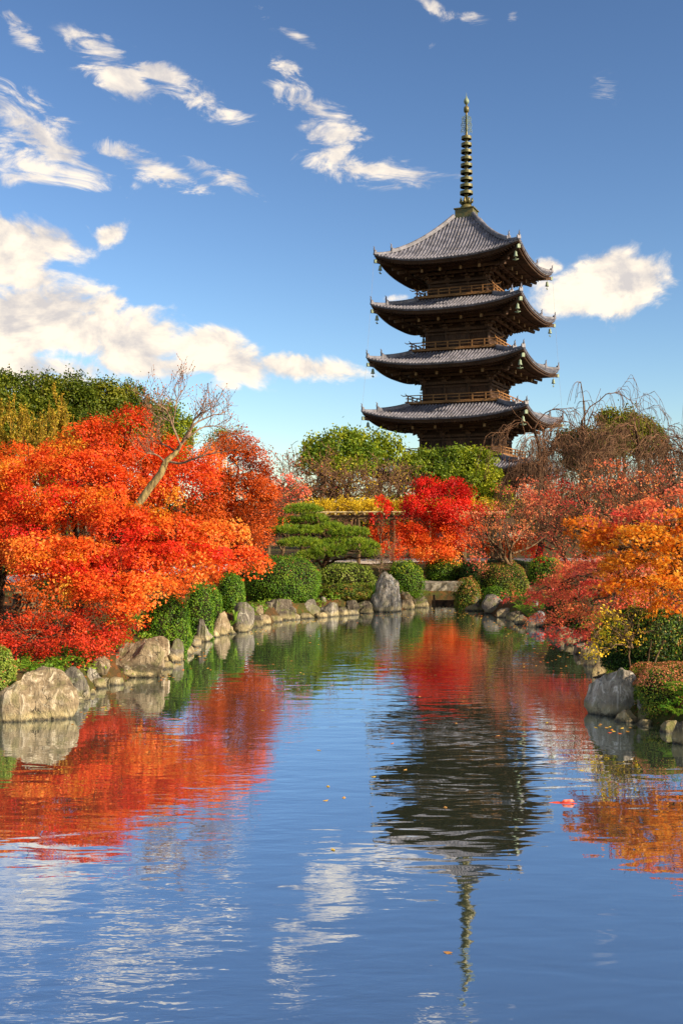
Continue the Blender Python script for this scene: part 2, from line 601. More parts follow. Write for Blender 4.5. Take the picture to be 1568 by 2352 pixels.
def koi_mat():
    m, b, out = new_mat('koi_skin')
    tc = b.n('ShaderNodeTexCoord')
    n1 = b.noise(tc.outputs['Object'], 7, 2)
    prin(b, out, b.mix(b.rng(n1, .44, .54), L(226, 70, 40), L(235, 150, 120)), .25, .5)
    return m


M['koi'] = koi_mat()


def ground_mat():
    m, b, out = new_mat('ground_soil')
    geo = b.n('ShaderNodeNewGeometry')
    p = geo.outputs['Position']
    n1 = b.noise(p, 0.45, 5, .6)
    n2 = b.noise(p, 5.0, 6, .65)
    n3 = b.noise(p, 24.0, 4, .6)
    col = b.mix(b.rng(n1, .42, .58), L(74, 58, 36), L(66, 72, 32))
    col = b.mix(b.m('MULTIPLY', b.rng(n2, .5, .62), .6), col, L(112, 70, 38))
    col = b.mix(b.m('MULTIPLY', b.rng(n3, .52, .66), .5), col, L(60, 46, 30))
    prin(b, out, col, .95, .1, b.m('ADD', n2, b.m('MULTIPLY', n3, .4)), .06)
    return m


M['ground'] = ground_mat()


def water_mat():
    m, b, out = new_mat('pond_water')
    geo = b.n('ShaderNodeNewGeometry')
    p = geo.outputs['Position']
    calm = b.noise(b.mapping(p, (5, 2, 0), scale=(.22, .12, 1)), 1.0, 2, .5)
    amp = b.rng(calm, .38, .64, .10, 1.6)
    w1 = b.noise(b.mapping(p, rot=(0, 0, R(4)), scale=(1.1, 2.9, 1)), 1.0, 2, .45, .3)
    w2 = b.noise(b.mapping(p, (3, 9, 0), (0, 0, R(-7)), (2.6, 6.8, 1)), 1.0, 3, .5, .3)
    hgt = b.m('ADD', b.m('MULTIPLY', w1, 1.0), b.m('MULTIPLY', b.m('MULTIPLY', w2, amp), .52))
    bp = b.n('ShaderNodeBump')
    bp.inputs['Strength'].default_value = 1.0
    bp.inputs['Distance'].default_value = 0.0055
    b.put(bp.inputs['Height'], hgt)
    fr = b.n('ShaderNodeFresnel')
    fr.inputs['IOR'].default_value = 2.6
    b.nt.links.new(bp.outputs[0], fr.inputs['Normal'])
    fac = b.m('ADD', b.m('MULTIPLY', fr.outputs[0], 0.42), 0.64, clamp=True)
    gl = b.n('ShaderNodeBsdfGlossy')
    gl.inputs['Roughness'].default_value = 0.015
    gl.inputs['Color'].default_value = (.88, .93, 1.0, 1)
    b.nt.links.new(bp.outputs[0], gl.inputs['Normal'])
    di = b.n('ShaderNodeBsdfDiffuse')
    di.inputs['Color'].default_value = (.052, .068, .044, 1)
    mx = b.n('ShaderNodeMixShader')
    b.put(mx.inputs[0], fac)
    b.nt.links.new(di.outputs[0], mx.inputs[1])
    b.nt.links.new(gl.outputs[0], mx.inputs[2])
    b.nt.links.new(mx.outputs[0], out.inputs[0])
    return m


M['water'] = water_mat()

# ------------------------------------------------------------------ ground and pond
SHORE = [(-5.9, 17.6), (-5.1, 19.6), (-4.6, 21.7), (-4.1, 23.5), (-4.1, 25.6), (-4.2, 28.5), (-3.8, 30.3), (-2.8, 32.3), (-1.6, 35.1),
         (-.15, 36.4), (1.1, 38.4), (2.9, 38.9), (3.5, 40.5), (3.6, 44.0), (3.7, 46.2), (5.0, 46.2), (5.05, 44.0), (4.75, 40.0),
         (5.2, 36.8), (6.0, 33.5), (6.5, 30.5), (6.5, 26.0), (5.7, 22.0), (4.6, 19.0), (4.7, 17.9), (5.4, 16.6), (6.6, 14.5), (7.5, 11.5),
         (8.0, 7.0), (7.0, 1.5), (3.0, -1.2), (-3.0, -1.4), (-7.0, 1.0), (-8.6, 6.0), (-8.2, 11.0), (-7.0, 15.0)]
SH = np.array(SHORE)


def shore_dist(x, y):
    """signed distance to the pond's edge, positive on land"""
    p = np.stack([x, y], -1)
    dmin = np.full(x.shape, 1e9)
    inside = np.zeros(x.shape, bool)
    n = len(SH)
    for i in range(n):
        a, c = SH[i], SH[(i + 1) % n]
        ab = c - a
        t = np.clip(((p - a) @ ab) / (ab @ ab), 0, 1)
        q = a + t[..., None] * ab
        dmin = np.minimum(dmin, np.hypot(p[..., 0] - q[..., 0], p[..., 1] - q[..., 1]))
        cond = (a[1] > y) != (c[1] > y)
        xi = (c[0] - a[0]) * (y - a[1]) / (c[1] - a[1] + 1e-12) + a[0]
        inside ^= cond & (x < xi)
    return np.where(inside, -dmin, dmin)


def sm(t):
    t = np.clip(t, 0, 1)
    return t * t * (3 - 2 * t)


def gz(x, y):
    x = np.asarray(x, float)
    y = np.asarray(y, float)
    s = shore_dist(x, y) - .42
    bump = .05 * np.sin(x * 1.9 + y * .7) + .04 * np.sin(y * 2.3 - x * 1.1) + .03 * np.sin(x * 4.1 + 1) * np.sin(y * 3.7)
    land = .05 + .45 * sm(s / .28) + .42 * sm((s - 1.2) / 5) + bump * sm(s / .5) * (1 - .7 * sm((s - 6) / 6))
    bed = -.9 * sm(-s / .5)
    return np.where(s > 0, land, np.minimum(.05, .05 + bed))


def gz1(x, y):
    return float(gz(np.array([x]), np.array([y]))[0])


def build_ground():
    xs = np.concatenate([np.array([-1600, -700, -300, -140, -80, -50, -36, -28]), np.arange(-22, -11, 1.0), np.arange(-11, 12.01, .3),
                         np.arange(13, 24, 1.0), np.array([28, 36, 50, 80, 140, 300, 700, 1600])])
    ys = np.concatenate([np.array([-900, -300, -100, -40, -18, -9]), np.arange(-5, 14, .5), np.arange(14, 54, .3), np.arange(54, 72, 1.0),
                         np.array([75, 80, 90, 105, 125, 150, 200, 300, 600, 1200, 2600])])
    X, Y = np.meshgrid(xs, ys)
    Z = gz(X, Y)
    V = np.stack([X, Y, Z], -1).reshape(-1, 3)
    nx, ny = len(xs), len(ys)
    i = np.arange(nx * ny).reshape(ny, nx)
    F = np.stack([i[:-1, :-1], i[:-1, 1:], i[1:, 1:], i[1:, :-1]], -1).reshape(-1, 4)
    o = mesh_uniform('ground', V, 4, M['ground'], None, None, True, F)
    tag(o, 'mossy brown garden ground strewn with fallen leaves round the pond', None, None, 'structure')
    w = MB()
    w.V = [(-11, -4, 0), (11, -4, 0), (11, 54, 0), (-11, 54, 0)]
    w.F = [(0, 1, 2, 3)]
    tag(w.build('pond_water', M['water']), 'rippled pond mirroring sky, trees and pagoda', None, None, 'structure')

    def path(name, pts, wd, label):
        V, F = [], []
        n = 0
        for k in range(len(pts) - 1):
            a, c = np.array(pts[k]), np.array(pts[k + 1])
            m = max(2, int(np.linalg.norm(c - a) / 1.0))
            for t in np.linspace(0, 1, m, endpoint=(k == len(pts) - 2)):
                q = a + (c - a) * t
                d = (c - a) / np.linalg.norm(c - a)
                nn = np.array([-d[1], d[0]])
                for sgn in np.linspace(-1, 1, 5):
                    e = q + nn * sgn * wd / 2
                    V.append((e[0], e[1], gz1(e[0], e[1]) + .05))
                n += 1
        for r in range(n - 1):
            for j in range(4):
                F.append((r * 5 + j, r * 5 + j + 1, r * 5 + 6 + j, r * 5 + 5 + j))
        o = mesh_uniform(name, np.array(V), 4, M['gravel'], None, None, True, np.array(F))
        tag(o, label, None, None, 'structure')
    path('path', [(-24, 37), (-16, 40), (-9.5, 47), (-4, 55), (4, 60), (14, 61), (26, 58)], 4.5, 'pale gravel path curving behind the pond trees')


build_ground()


# ------------------------------------------------------------------ vegetation kit
def unit(v):
    return v / (np.linalg.norm(v, axis=-1, keepdims=True) + 1e-9)


def rdir(n):
    return unit(RG.normal(size=(n, 3)))


RHOMB = np.array([(0, -.5), (.33, .02), (0, .5), (-.33, .02)])
LONG = np.array([(0, -.5), (.16, 0), (0, .5), (-.16, 0)])
STAR3 = np.array([(0, -.35), (.16, -.08), (.5, .02), (.17, .12), (0, .55), (-.17, .12), (-.5, .02), (-.16, -.08)])
STAR5 = np.array([(0, -.30), (.10, -.16), (.42, -.26), (.2, .0), (.52, .22), (.14, .16), (0, .6), (-.14, .16), (-.52, .22), (-.2, .0),
                  (-.42, -.26), (-.10, -.16)])


def leaves_at(pos, nrm, size, shape=RHOMB, fold=.12):
    """one polygon leaf per position; returns vertices (n*k, 3)"""
    n = len(pos)
    nrm = unit(nrm)
    t = unit(np.cross(nrm, rdir(n)))
    bt = np.cross(nrm, t)
    sz = np.asarray(size).reshape(-1, 1, 1) * np.ones((n, 1, 1))
    sh = shape[None, :, :]
    V = pos[:, None, :] + (t[:, None, :] * sh[..., 0:1] + bt[:, None, :] * sh[..., 1:2]) * sz
    V = V + nrm[:, None, :] * (np.abs(sh[..., 0:1]) * fold * -2 * sz)
    return V.reshape(-1, 3)


def tubes(pl, rad, sides=4):
    """pl (N,P,3) polylines, rad (N,P): quads"""
    N, Pn, _ = pl.shape
    t = np.empty_like(pl)
    t[:, 1:-1] = pl[:, 2:] - pl[:, :-2]
    t[:, 0] = pl[:, 1] - pl[:, 0]
    t[:, -1] = pl[:, -1] - pl[:, -2]
    t = unit(t)
    ref = np.where(np.abs(t[..., 2:3]) < .9, np.array([0, 0, 1.0]), np.array([1.0, 0, 0]))
    x = unit(np.cross(t, ref))
    u = np.cross(x, t)
    a = np.arange(sides) * 2 * PI / sides
    V = pl[:, :, None, :] + (x[:, :, None, :] * np.cos(a)[None, None, :, None] + u[:, :, None, :] * np.sin(a)[None, None, :, None]) * rad[:, :, None, None]
    idx = np.arange(N * Pn * sides).reshape(N, Pn, sides)
    nx = np.roll(idx, -1, 2)
    F = np.stack([idx[:, :-1], nx[:, :-1], nx[:, 1:], idx[:, 1:]], -1).reshape(-1, 4)
    return V.reshape(-1, 3), F


def merge(parts):
    Vs, Fs, o = [], [], 0
    for V, F in parts:
        Vs.append(V)
        Fs.append(F + o)
        o += len(V)
    return np.concatenate(Vs), np.concatenate(Fs)


def curve(a, c, bow=(0, 0, 0), n=8, wob=0.0):
    a, c, bow = np.array(a, float), np.array(c, float), np.array(bow, float)
    t = np.linspace(0, 1, n)[:, None]
    p = a * (1 - t) + c * t + bow * (4 * t * (1 - t))
    if wob:
        w = RG.normal(size=(n, 3)) * wob
        w[0] = 0
        w[-1] = 0
        p = p + w
    return p


def grow(pl, rad, m, ln, spread=.8, up=.15, wob=.12, Pn=5, t0=.3, taper=.25, rfac=.6, rmin=.004, jit=.35):
    """m children off every polyline; ln is a length or the fraction of the parent's length when negative"""
    N, Pp, _ = pl.shape
    tt = t0 + (1 - t0) * ((np.arange(m)[None, :] + RG.random((N, m))) / m)
    f = tt * (Pp - 1)
    i0 = np.clip(f.astype(int), 0, Pp - 2)
    fr = (f - i0)[..., None]
    ar = np.arange(N)[:, None]
    p0 = pl[ar, i0] * (1 - fr) + pl[ar, i0 + 1] * fr
    tg = unit(pl[ar, i0 + 1] - pl[ar, i0])
    r0 = rad[ar, i0] * (1 - fr[..., 0]) + rad[ar, i0 + 1] * fr[..., 0]
    d = unit(tg + spread * rdir(N * m).reshape(N, m, 3) * 1.2 + np.array([0, 0, up]))
    plen = np.linalg.norm(np.diff(pl, axis=1), axis=-1).sum(1)
    length = (ln if ln > 0 else -ln * plen[:, None]) * (1 - jit + 2 * jit * RG.random((N, m))) * np.ones((N, m))
    st = np.empty((N, m, Pn, 3))
    st[:, :, 0] = p0
    cur = d
    for k in range(1, Pn):
        cur = unit(cur + wob * RG.normal(size=(N, m, 3)) + np.array([0, 0, up * .5]))
        st[:, :, k] = st[:, :, k - 1] + cur * (length / (Pn - 1))[..., None]
    rr = np.maximum(rmin, (r0 * rfac)[..., None] * np.linspace(1, taper, Pn))
    return st.reshape(N * m, Pn, 3), rr.reshape(N * m, Pn)


def pad_clusters(pads, per_m2, cr, shell=.5):
    """cluster centres spread through the crown's lobes; pads rows cx,cy,cz,rx,ry,rz"""
    out, nr, pid = [], [], []
    for k, (cx, cy, cz, rx, ry, rz) in enumerate(pads):
        area = PI * (rx * ry + rx * rz + ry * rz) / 3 * 2
        n = max(4, int(area * per_m2))
        d = rdir(n)
        r = (shell + (1 - shell) * RG.random((n, 1)) ** .6)
        out.append(np.array([cx, cy, cz]) + d * r * np.array([rx, ry, rz]))
        nr.append(unit(d / np.array([rx, ry, rz])))
        pid.append(np.full(n, k))
    return np.concatenate(out), np.concatenate(nr), np.concatenate(pid)


def foliage(pads, per_m2=5.0, cr=.42, flat=.28, per=46, size=.07, shape=RHOMB, up=.8, droop=.25, jit=.42, shell=.45, vspread=.5, dens=2.2):
    """leafy sprays: flattened discs of leaves on every cluster centre"""
    per_m2, per, size = per_m2 * dens, int(per * 1.6), size * 1.12
    c, nr, pid = pad_clusters(pads, per_m2, cr, shell)
    n = len(c)
    ax = unit(nr * (1 - up) + np.array([0, 0, up]) + RG.normal(size=(n, 3)) * .18)
    t1 = unit(np.cross(ax, rdir(n)))
    t2 = np.cross(ax, t1)
    rad = cr * (.6 + .8 * RG.random(n))
    ang = RG.random((n, per)) * 2 * PI
    rr = np.sqrt(RG.random((n, per))) * rad[:, None]
    el = 0.55 + .9 * RG.random(n)
    h = RG.normal(size=(n, per)) * flat * rad[:, None] * .6 - droop * rr ** 2 / rad[:, None]
    pos = (c[:, None, :] + t1[:, None, :] * (rr * np.cos(ang))[..., None] + t2[:, None, :] * (rr * np.sin(ang) * el[:, None])[..., None]
           + ax[:, None, :] * h[..., None]).reshape(-1, 3)
    ln = np.repeat(ax, per, 0) + RG.normal(size=(n * per, 3)) * jit
    cv = np.repeat(RG.random(n), per)
    pv = RG.random(len(pads))[np.repeat(pid, per)]
    v = np.clip(.5 + (cv - .5) * vspread * 1.1 + (pv - .5) * .5 + (RG.random(n * per) - .5) * .38, 0, 1)
    V = leaves_at(pos, ln, size * (.7 + .6 * RG.random(n * per)), shape)
    return V, v, c


def px_pads(rows, ymin=None):
    """rows of (x, y, depth, rx, ry[, rdepth m]) in frame units to lobes in metres"""
    out = []
    for r in rows:
        x, y, d, rx, ry = r[:5]
        p = P(x, y, d)
        ax, az = rx * d / FPX, ry * d / FPX
        ay = r[5] if len(r) > 5 else ax * .8
        out.append((*p, ax, ay, az))
    return out


def leafy_tree(name, label, cat, base, pads, mat, bark, trunk_r=.12, fork=None, fol=None, twigs=2, group=None, lean=None, limb_r=.5,
               shape_k=None, twig_len=.8, limbs=True, extra=None, stems=1, limb_every=1, twig_n=5):
    """tapered trunk that forks into limbs reaching every lobe, twigs on the limbs and sprays of leaves"""
    bx, by = base
    bz = gz1(bx, by)
    t = thing(name, label, cat, (bx, by, bz), 0, group)
    B = np.array([bx, by, bz - .12])
    pads = px_pads(pads)
    mean = np.mean([p[:3] for p in pads], 0)
    lowz = min(p[2] for p in pads)
    fk = np.array(fork, float) if fork is not None else np.array([bx + (mean[0] - bx) * .25, by + (mean[1] - by) * .25, bz + max(.7, (lowz - bz) * .55)])
    tr = []
    for s_ in range(stems):
        o_ = np.array([RG.normal() * .16, RG.normal() * .12, 0]) * (stems > 1)
        pl = curve(B + o_, fk + o_ * 2.2, (RG.normal() * .08, RG.normal() * .08, 0), 8, trunk_r * .18)[None]
        rad = (trunk_r * np.linspace(1, .62, 8) * (1 if stems == 1 else .7))[None]
        rad[0, 0] *= 1.35
        rad[0, 1] *= 1.1
        tr.append(tubes(pl, rad, 9))
    V, F = merge(tr)
    mesh_uniform('trunk', V, 4, M[bark], t, None, True, F)
    if limbs:
        pls, rds = [], []
        for i, p in enumerate(pads):
            if i % limb_every:
                continue
            q = np.array(p[:3])
            s0 = B + (fk - B) * (.8 + .2 * RG.random())
            pl = curve(s0, q, ((0, 0, .12 * np.linalg.norm(q - s0))), 9, .05 * np.linalg.norm(q - s0) ** .5)
            pls.append(pl)
            rds.append(trunk_r * limb_r * np.linspace(1, .22, 9))
        pl, rd = np.array(pls), np.array(rds)
        parts = [tubes(pl, rd, 6)]
        a, ra = pl, rd
        for k in range(twigs):
            a, ra = grow(a, ra, twig_n if k == 0 else 4, twig_len * (.75 ** k), .9, .12, .2, 5, .25, .3, .6, .005)
            parts.append(tubes(a, ra, 4 if k == 0 else 3))
        V, F = merge(parts)
        mesh_uniform('branches', V, 4, M[bark], t, None, True, F)
    f = dict(fol or {})
    shp = f.get('shape', RHOMB)
    V, v, _ = foliage(pads, **f)
    tag(mesh_uniform('crown', V, len(shp), M[mat], t, v), kind='stuff')
    if extra:
        for (rows, mt, kw) in extra:
            ff = dict(f)
            ff.update(kw)
            V, v, _ = foliage(px_pads(rows), **ff)
            tag(mesh_uniform('crown', V, len(ff.get('shape', RHOMB)), M[mt], t, v), kind='stuff')
    return t


def bare_tree(name, label, base, top, bark, trunk_r=.12, levels=((6, -.7), (5, -.6), (5, -.55), (4, -.5)), spread=.75, up=.2, wob=.16, group=None,
              limbs=None, leaf=None, fork_t=.35, bow=(0, 0, 0), cat='tree', rmin=.006, twig_mat=None):
    bx, by = base
    bz = gz1(bx, by)
    t = thing(name, label, cat, (bx, by, bz), 0, group)
    top = np.array(top, float)
    pl = curve((bx, by, bz - .12), (bx + (top[0] - bx) * .6, by, bz + (top[2] - bz) * .55), bow, 10, trunk_r * .2)[None]
    rad = (trunk_r * np.linspace(1, .45, 10))[None]
    rad[0, 0] *= 1.3
    V, F = tubes(pl, rad, 9)
    mesh_uniform('trunk', V, 4, M[bark], t, None, True, F)
    parts = []
    a, ra = pl, rad
    for k, (m, ln) in enumerate(levels):
        a, ra = grow(a, ra, m, ln, spread, up, wob, 7 if k == 0 else 5, fork_t if k == 0 else .25, .3, .62, rmin)
        parts.append(tubes(a, ra, 5 if k < 2 else 3))
    V, F = merge(parts)
    zt0 = pl[0, -1, 2]
    zq = np.percentile(V[:, 2], 99)
    kz = min(1.0, (top[2] - bz) / (zq - bz))
    V[:, 2] = bz + (V[:, 2] - bz) * kz
    a[..., 2] = bz + (a[..., 2] - bz) * kz
    mesh_uniform('branches', V, 4, M[twig_mat or bark], t, None, True, F)
    if leaf:
        mat, n, size = leaf
        tips = a[:, 2:].reshape(-1, 3)
        sel = tips[RG.integers(0, len(tips), n)] + RG.normal(size=(n, 3)) * .05
        V = leaves_at(sel, RG.normal(size=(n, 3)) + np.array([0, 0, .6]), size * (.6 + .8 * RG.random(n)))
        tag(mesh_uniform('crown', V, 4, M[mat], t, RG.random(n)), kind='stuff')
    return t


def bush(name, label, x, y0, y1, d, rx, mat='bush', leaf=.055, n=6000, deep=None, sq=2.4, group=None, tops=None, cat='bush', jit=.55, lump=.075,
         shape=RHOMB, trim=.06, up=.25):
    """clipped shrub: leaves over a rounded body (y0 top row, y1 foot row, rx half width in frame units)"""
    hw = rx * d / FPX
    ctr = P(x, y1, d)
    topz = H + (YH - y0) / FPX * d
    gzv = gz1(ctr[0], d)
    foot = min(ctr[2], gzv + .05) - .05
    hgt = topz - foot
    dy = deep if deep is not None else hw * .9
    t = thing(name, label, cat, (ctr[0], d, foot), 0, group)
    O = np.array([ctr[0], d, foot + hgt * .42])
    az_t, az_b = hgt * .58, hgt * .46

    def surf(dirs, k):
        e = sq
        q = np.abs(dirs) ** e
        r = (q.sum(1)) ** (-1 / e)
        s_ = dirs * r[:, None]
        lm = 1 + lump * (np.sin(dirs[:, 0] * 5 + x) * np.sin(dirs[:, 1] * 4 + y0) + .7 * np.sin(dirs[:, 2] * 7 + x * .3) * np.sin(dirs[:, 0] * 9))
        s_ = s_ * lm[:, None] * k
        sz = np.where(s_[:, 2] > 0, az_t, az_b)
        return O + np.stack([s_[:, 0] * hw, s_[:, 1] * dy, s_[:, 2] * sz], -1)
    dirs = rdir(n)
    kk = 1 - trim * RG.random(n) ** 1.5 / max(.3, hw) * 2 + .014 * RG.normal(size=n) + np.where(RG.random(n) < .06, .05 * RG.random(n), 0)
    pos = surf(dirs, kk[:, None] if False else 1.0)
    pos = O + (pos - O) * kk[:, None]
    nr = unit(dirs / np.array([hw, dy, az_t])) + np.array([0, 0, up]) + RG.normal(size=(n, 3)) * jit
    low = np.sin(dirs[:, 0] * 6 + x) * np.sin(dirs[:, 1] * 5) * np.sin(dirs[:, 2] * 6 + y0)
    v = np.clip(.5 + .28 * low + (RG.random(n) - .5) * .75, 0, 1)
    V = leaves_at(pos, nr, leaf * (.7 + .6 * RG.random(n)), shape)
    tag(mesh_uniform('foliage', V, len(shape), M[mat], t, v), kind='stuff')
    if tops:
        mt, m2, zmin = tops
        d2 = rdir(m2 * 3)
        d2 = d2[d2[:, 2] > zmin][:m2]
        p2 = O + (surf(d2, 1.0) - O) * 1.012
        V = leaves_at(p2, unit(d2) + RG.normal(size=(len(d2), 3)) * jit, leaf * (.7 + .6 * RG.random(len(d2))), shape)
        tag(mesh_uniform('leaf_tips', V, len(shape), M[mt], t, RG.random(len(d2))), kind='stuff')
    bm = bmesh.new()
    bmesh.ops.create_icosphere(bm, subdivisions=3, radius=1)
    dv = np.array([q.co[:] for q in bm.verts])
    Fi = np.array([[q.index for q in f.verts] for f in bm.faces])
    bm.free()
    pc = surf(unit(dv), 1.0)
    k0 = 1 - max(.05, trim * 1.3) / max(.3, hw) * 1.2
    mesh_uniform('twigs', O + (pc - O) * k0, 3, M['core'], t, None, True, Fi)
    return t


def rock(label, x0, y0, x1, y1, mat='rock_grey', zb=-.06, d=None, deep=.75, cuts=9, seed=1, sub=4, taper=.25, lean=0.0, group=None, flat=.72):
    """boulder that fills the frame rows y0-y1 and columns x0-x1 (1600 x 2400 pixels), standing on height zb"""
    x0, y0, x1, y1 = S(x0), S(y0), S(x1), S(y1)
    if d is None:
        d = FPX * (H - max(zb, 0)) / (y1 - YH)
    w = (x1 - x0) * d / FPX * 1.12
    hz = (y1 - y0) * d / FPX
    dep = w * deep
    dc = d + dep * .42
    cx = ((x0 + x1) / 2 - CX) / FPX * dc
    ztop = H + (YH - y0) / FPX * dc
    z0 = min(zb, H + (YH - y1) / FPX * d)
    z0 = z0 - .30 * (ztop - z0)
    rg = np.random.default_rng(seed * 13 + 5)
    bm = bmesh.new()
    bmesh.ops.create_icosphere(bm, subdivisions=sub, radius=1)
    v = unit(np.array([q.co[:] for q in bm.verts]))
    Fi = np.array([[q.index for q in f.verts] for f in bm.faces])
    bm.free()
    p = np.sign(v) * np.abs(v) ** flat
    for k in range(cuts + 5):
        n = rg.normal(size=3)
        n[2] *= .6
        n /= np.linalg.norm(n)
        dd = rg.uniform(.54, .86)
        ex = np.maximum(0, p @ n - dd)
        p = p - ex[:, None] * n * .92
    for fq, am in ((1.7, .06), (3.6, .05), (8.0, .032), (15.0, .018), (30.0, .008)):
        ph = rg.uniform(0, 6, 9)
        dsp = (np.sin(p[:, 0] * fq + ph[0] + 1.3 * np.sin(p[:, 1] * fq + ph[1])) * np.sin(p[:, 1] * fq * 1.1 + ph[2]) +
               np.sin(p[:, 2] * fq * .8 + ph[3] + np.sin(p[:, 0] * fq * 1.2 + ph[4])))
        p = p + v * (dsp * am)[:, None]
    lo, hi = p.min(0), p.max(0)
    p = (p - (lo + hi) / 2) / ((hi - lo) / 2)
    tz = (p[:, 2] + 1) / 2
    k = 1 - taper * .62 * np.clip((tz - .25) / .75, 0, 1)
    p[:, 0] = p[:, 0] * k + lean * tz
    p[:, 1] = p[:, 1] * k
    hx = p[:, 0]
    p[:, 0] = (hx - (hx.min() + hx.max()) / 2) / ((hx.max() - hx.min()) / 2)
    V = np.stack([p[:, 0] * w / 2, p[:, 1] * dep / 2, tz * (ztop - z0)], -1)
    o = mesh_uniform('rock', V, 3, M[mat], None, None, True, Fi)
    o.location = (cx, dc, z0)
    tag(o, label, 'rock', group)
    return o


def fern(label, x, y, d, size=.5, n=11, group=None, zoff=0.0):
    p = P(x, y, d)
    t = thing('fern', label, 'fern', tuple(p), 0, group)
    pos, nr, sz = [], [], []
    ribs = []
    for k in range(n):
        a = 2 * PI * (k + RG.random() * .6) / n
        ln = size * (.7 + .5 * RG.random())
        h = ln * (.35 + .4 * RG.random())
        q = np.linspace(0, 1, 14)
        pts = np.stack([np.cos(a) * ln * q, np.sin(a) * ln * q, h * np.sin(q * 2.2)], -1) + p
        ribs.append(pts[::2][:7])
        side = np.array([-np.sin(a), np.cos(a), 0])
        for j in range(2, 14):
            wdt = .22 * ln * math.sin(PI * min(1, q[j] * .9 + .08)) + .01
            for sg in (-1, 1):
                pos.append((pts[j], side * sg + np.array([np.cos(a), np.sin(a), 0]) * .35, wdt))
    V = []
    for c, dr, wd in pos:
        dr = dr / np.linalg.norm(dr)
        cr = np.cross(dr, (0, 0, 1.0)) * wd * .16
        V += [c, c + dr * wd * .5 + cr, c + dr * wd + np.array([0, 0, -wd * .15]), c + dr * wd * .5 - cr]
    tag(mesh_uniform('fronds', np.array(V), 4, M['fern'], t, RG.random(len(pos))), kind='stuff')
    pl = np.array(ribs)
    V, F = tubes(pl, np.full(pl.shape[:2], .006), 3)
    mesh_uniform('stems', V, 4, M['fern'], t, np.full(len(F), .6), False, F)
    return t


# ------------------------------------------------------------------ pagoda
def rot4(V, k):
    c, s_ = [(1, 0), (0, 1), (-1, 0), (0, -1)][k]
    V = np.asarray(V, float)
    return np.stack([V[..., 0] * c - V[..., 1] * s_, V[..., 0] * s_ + V[..., 1] * c, V[..., 2]], -1)


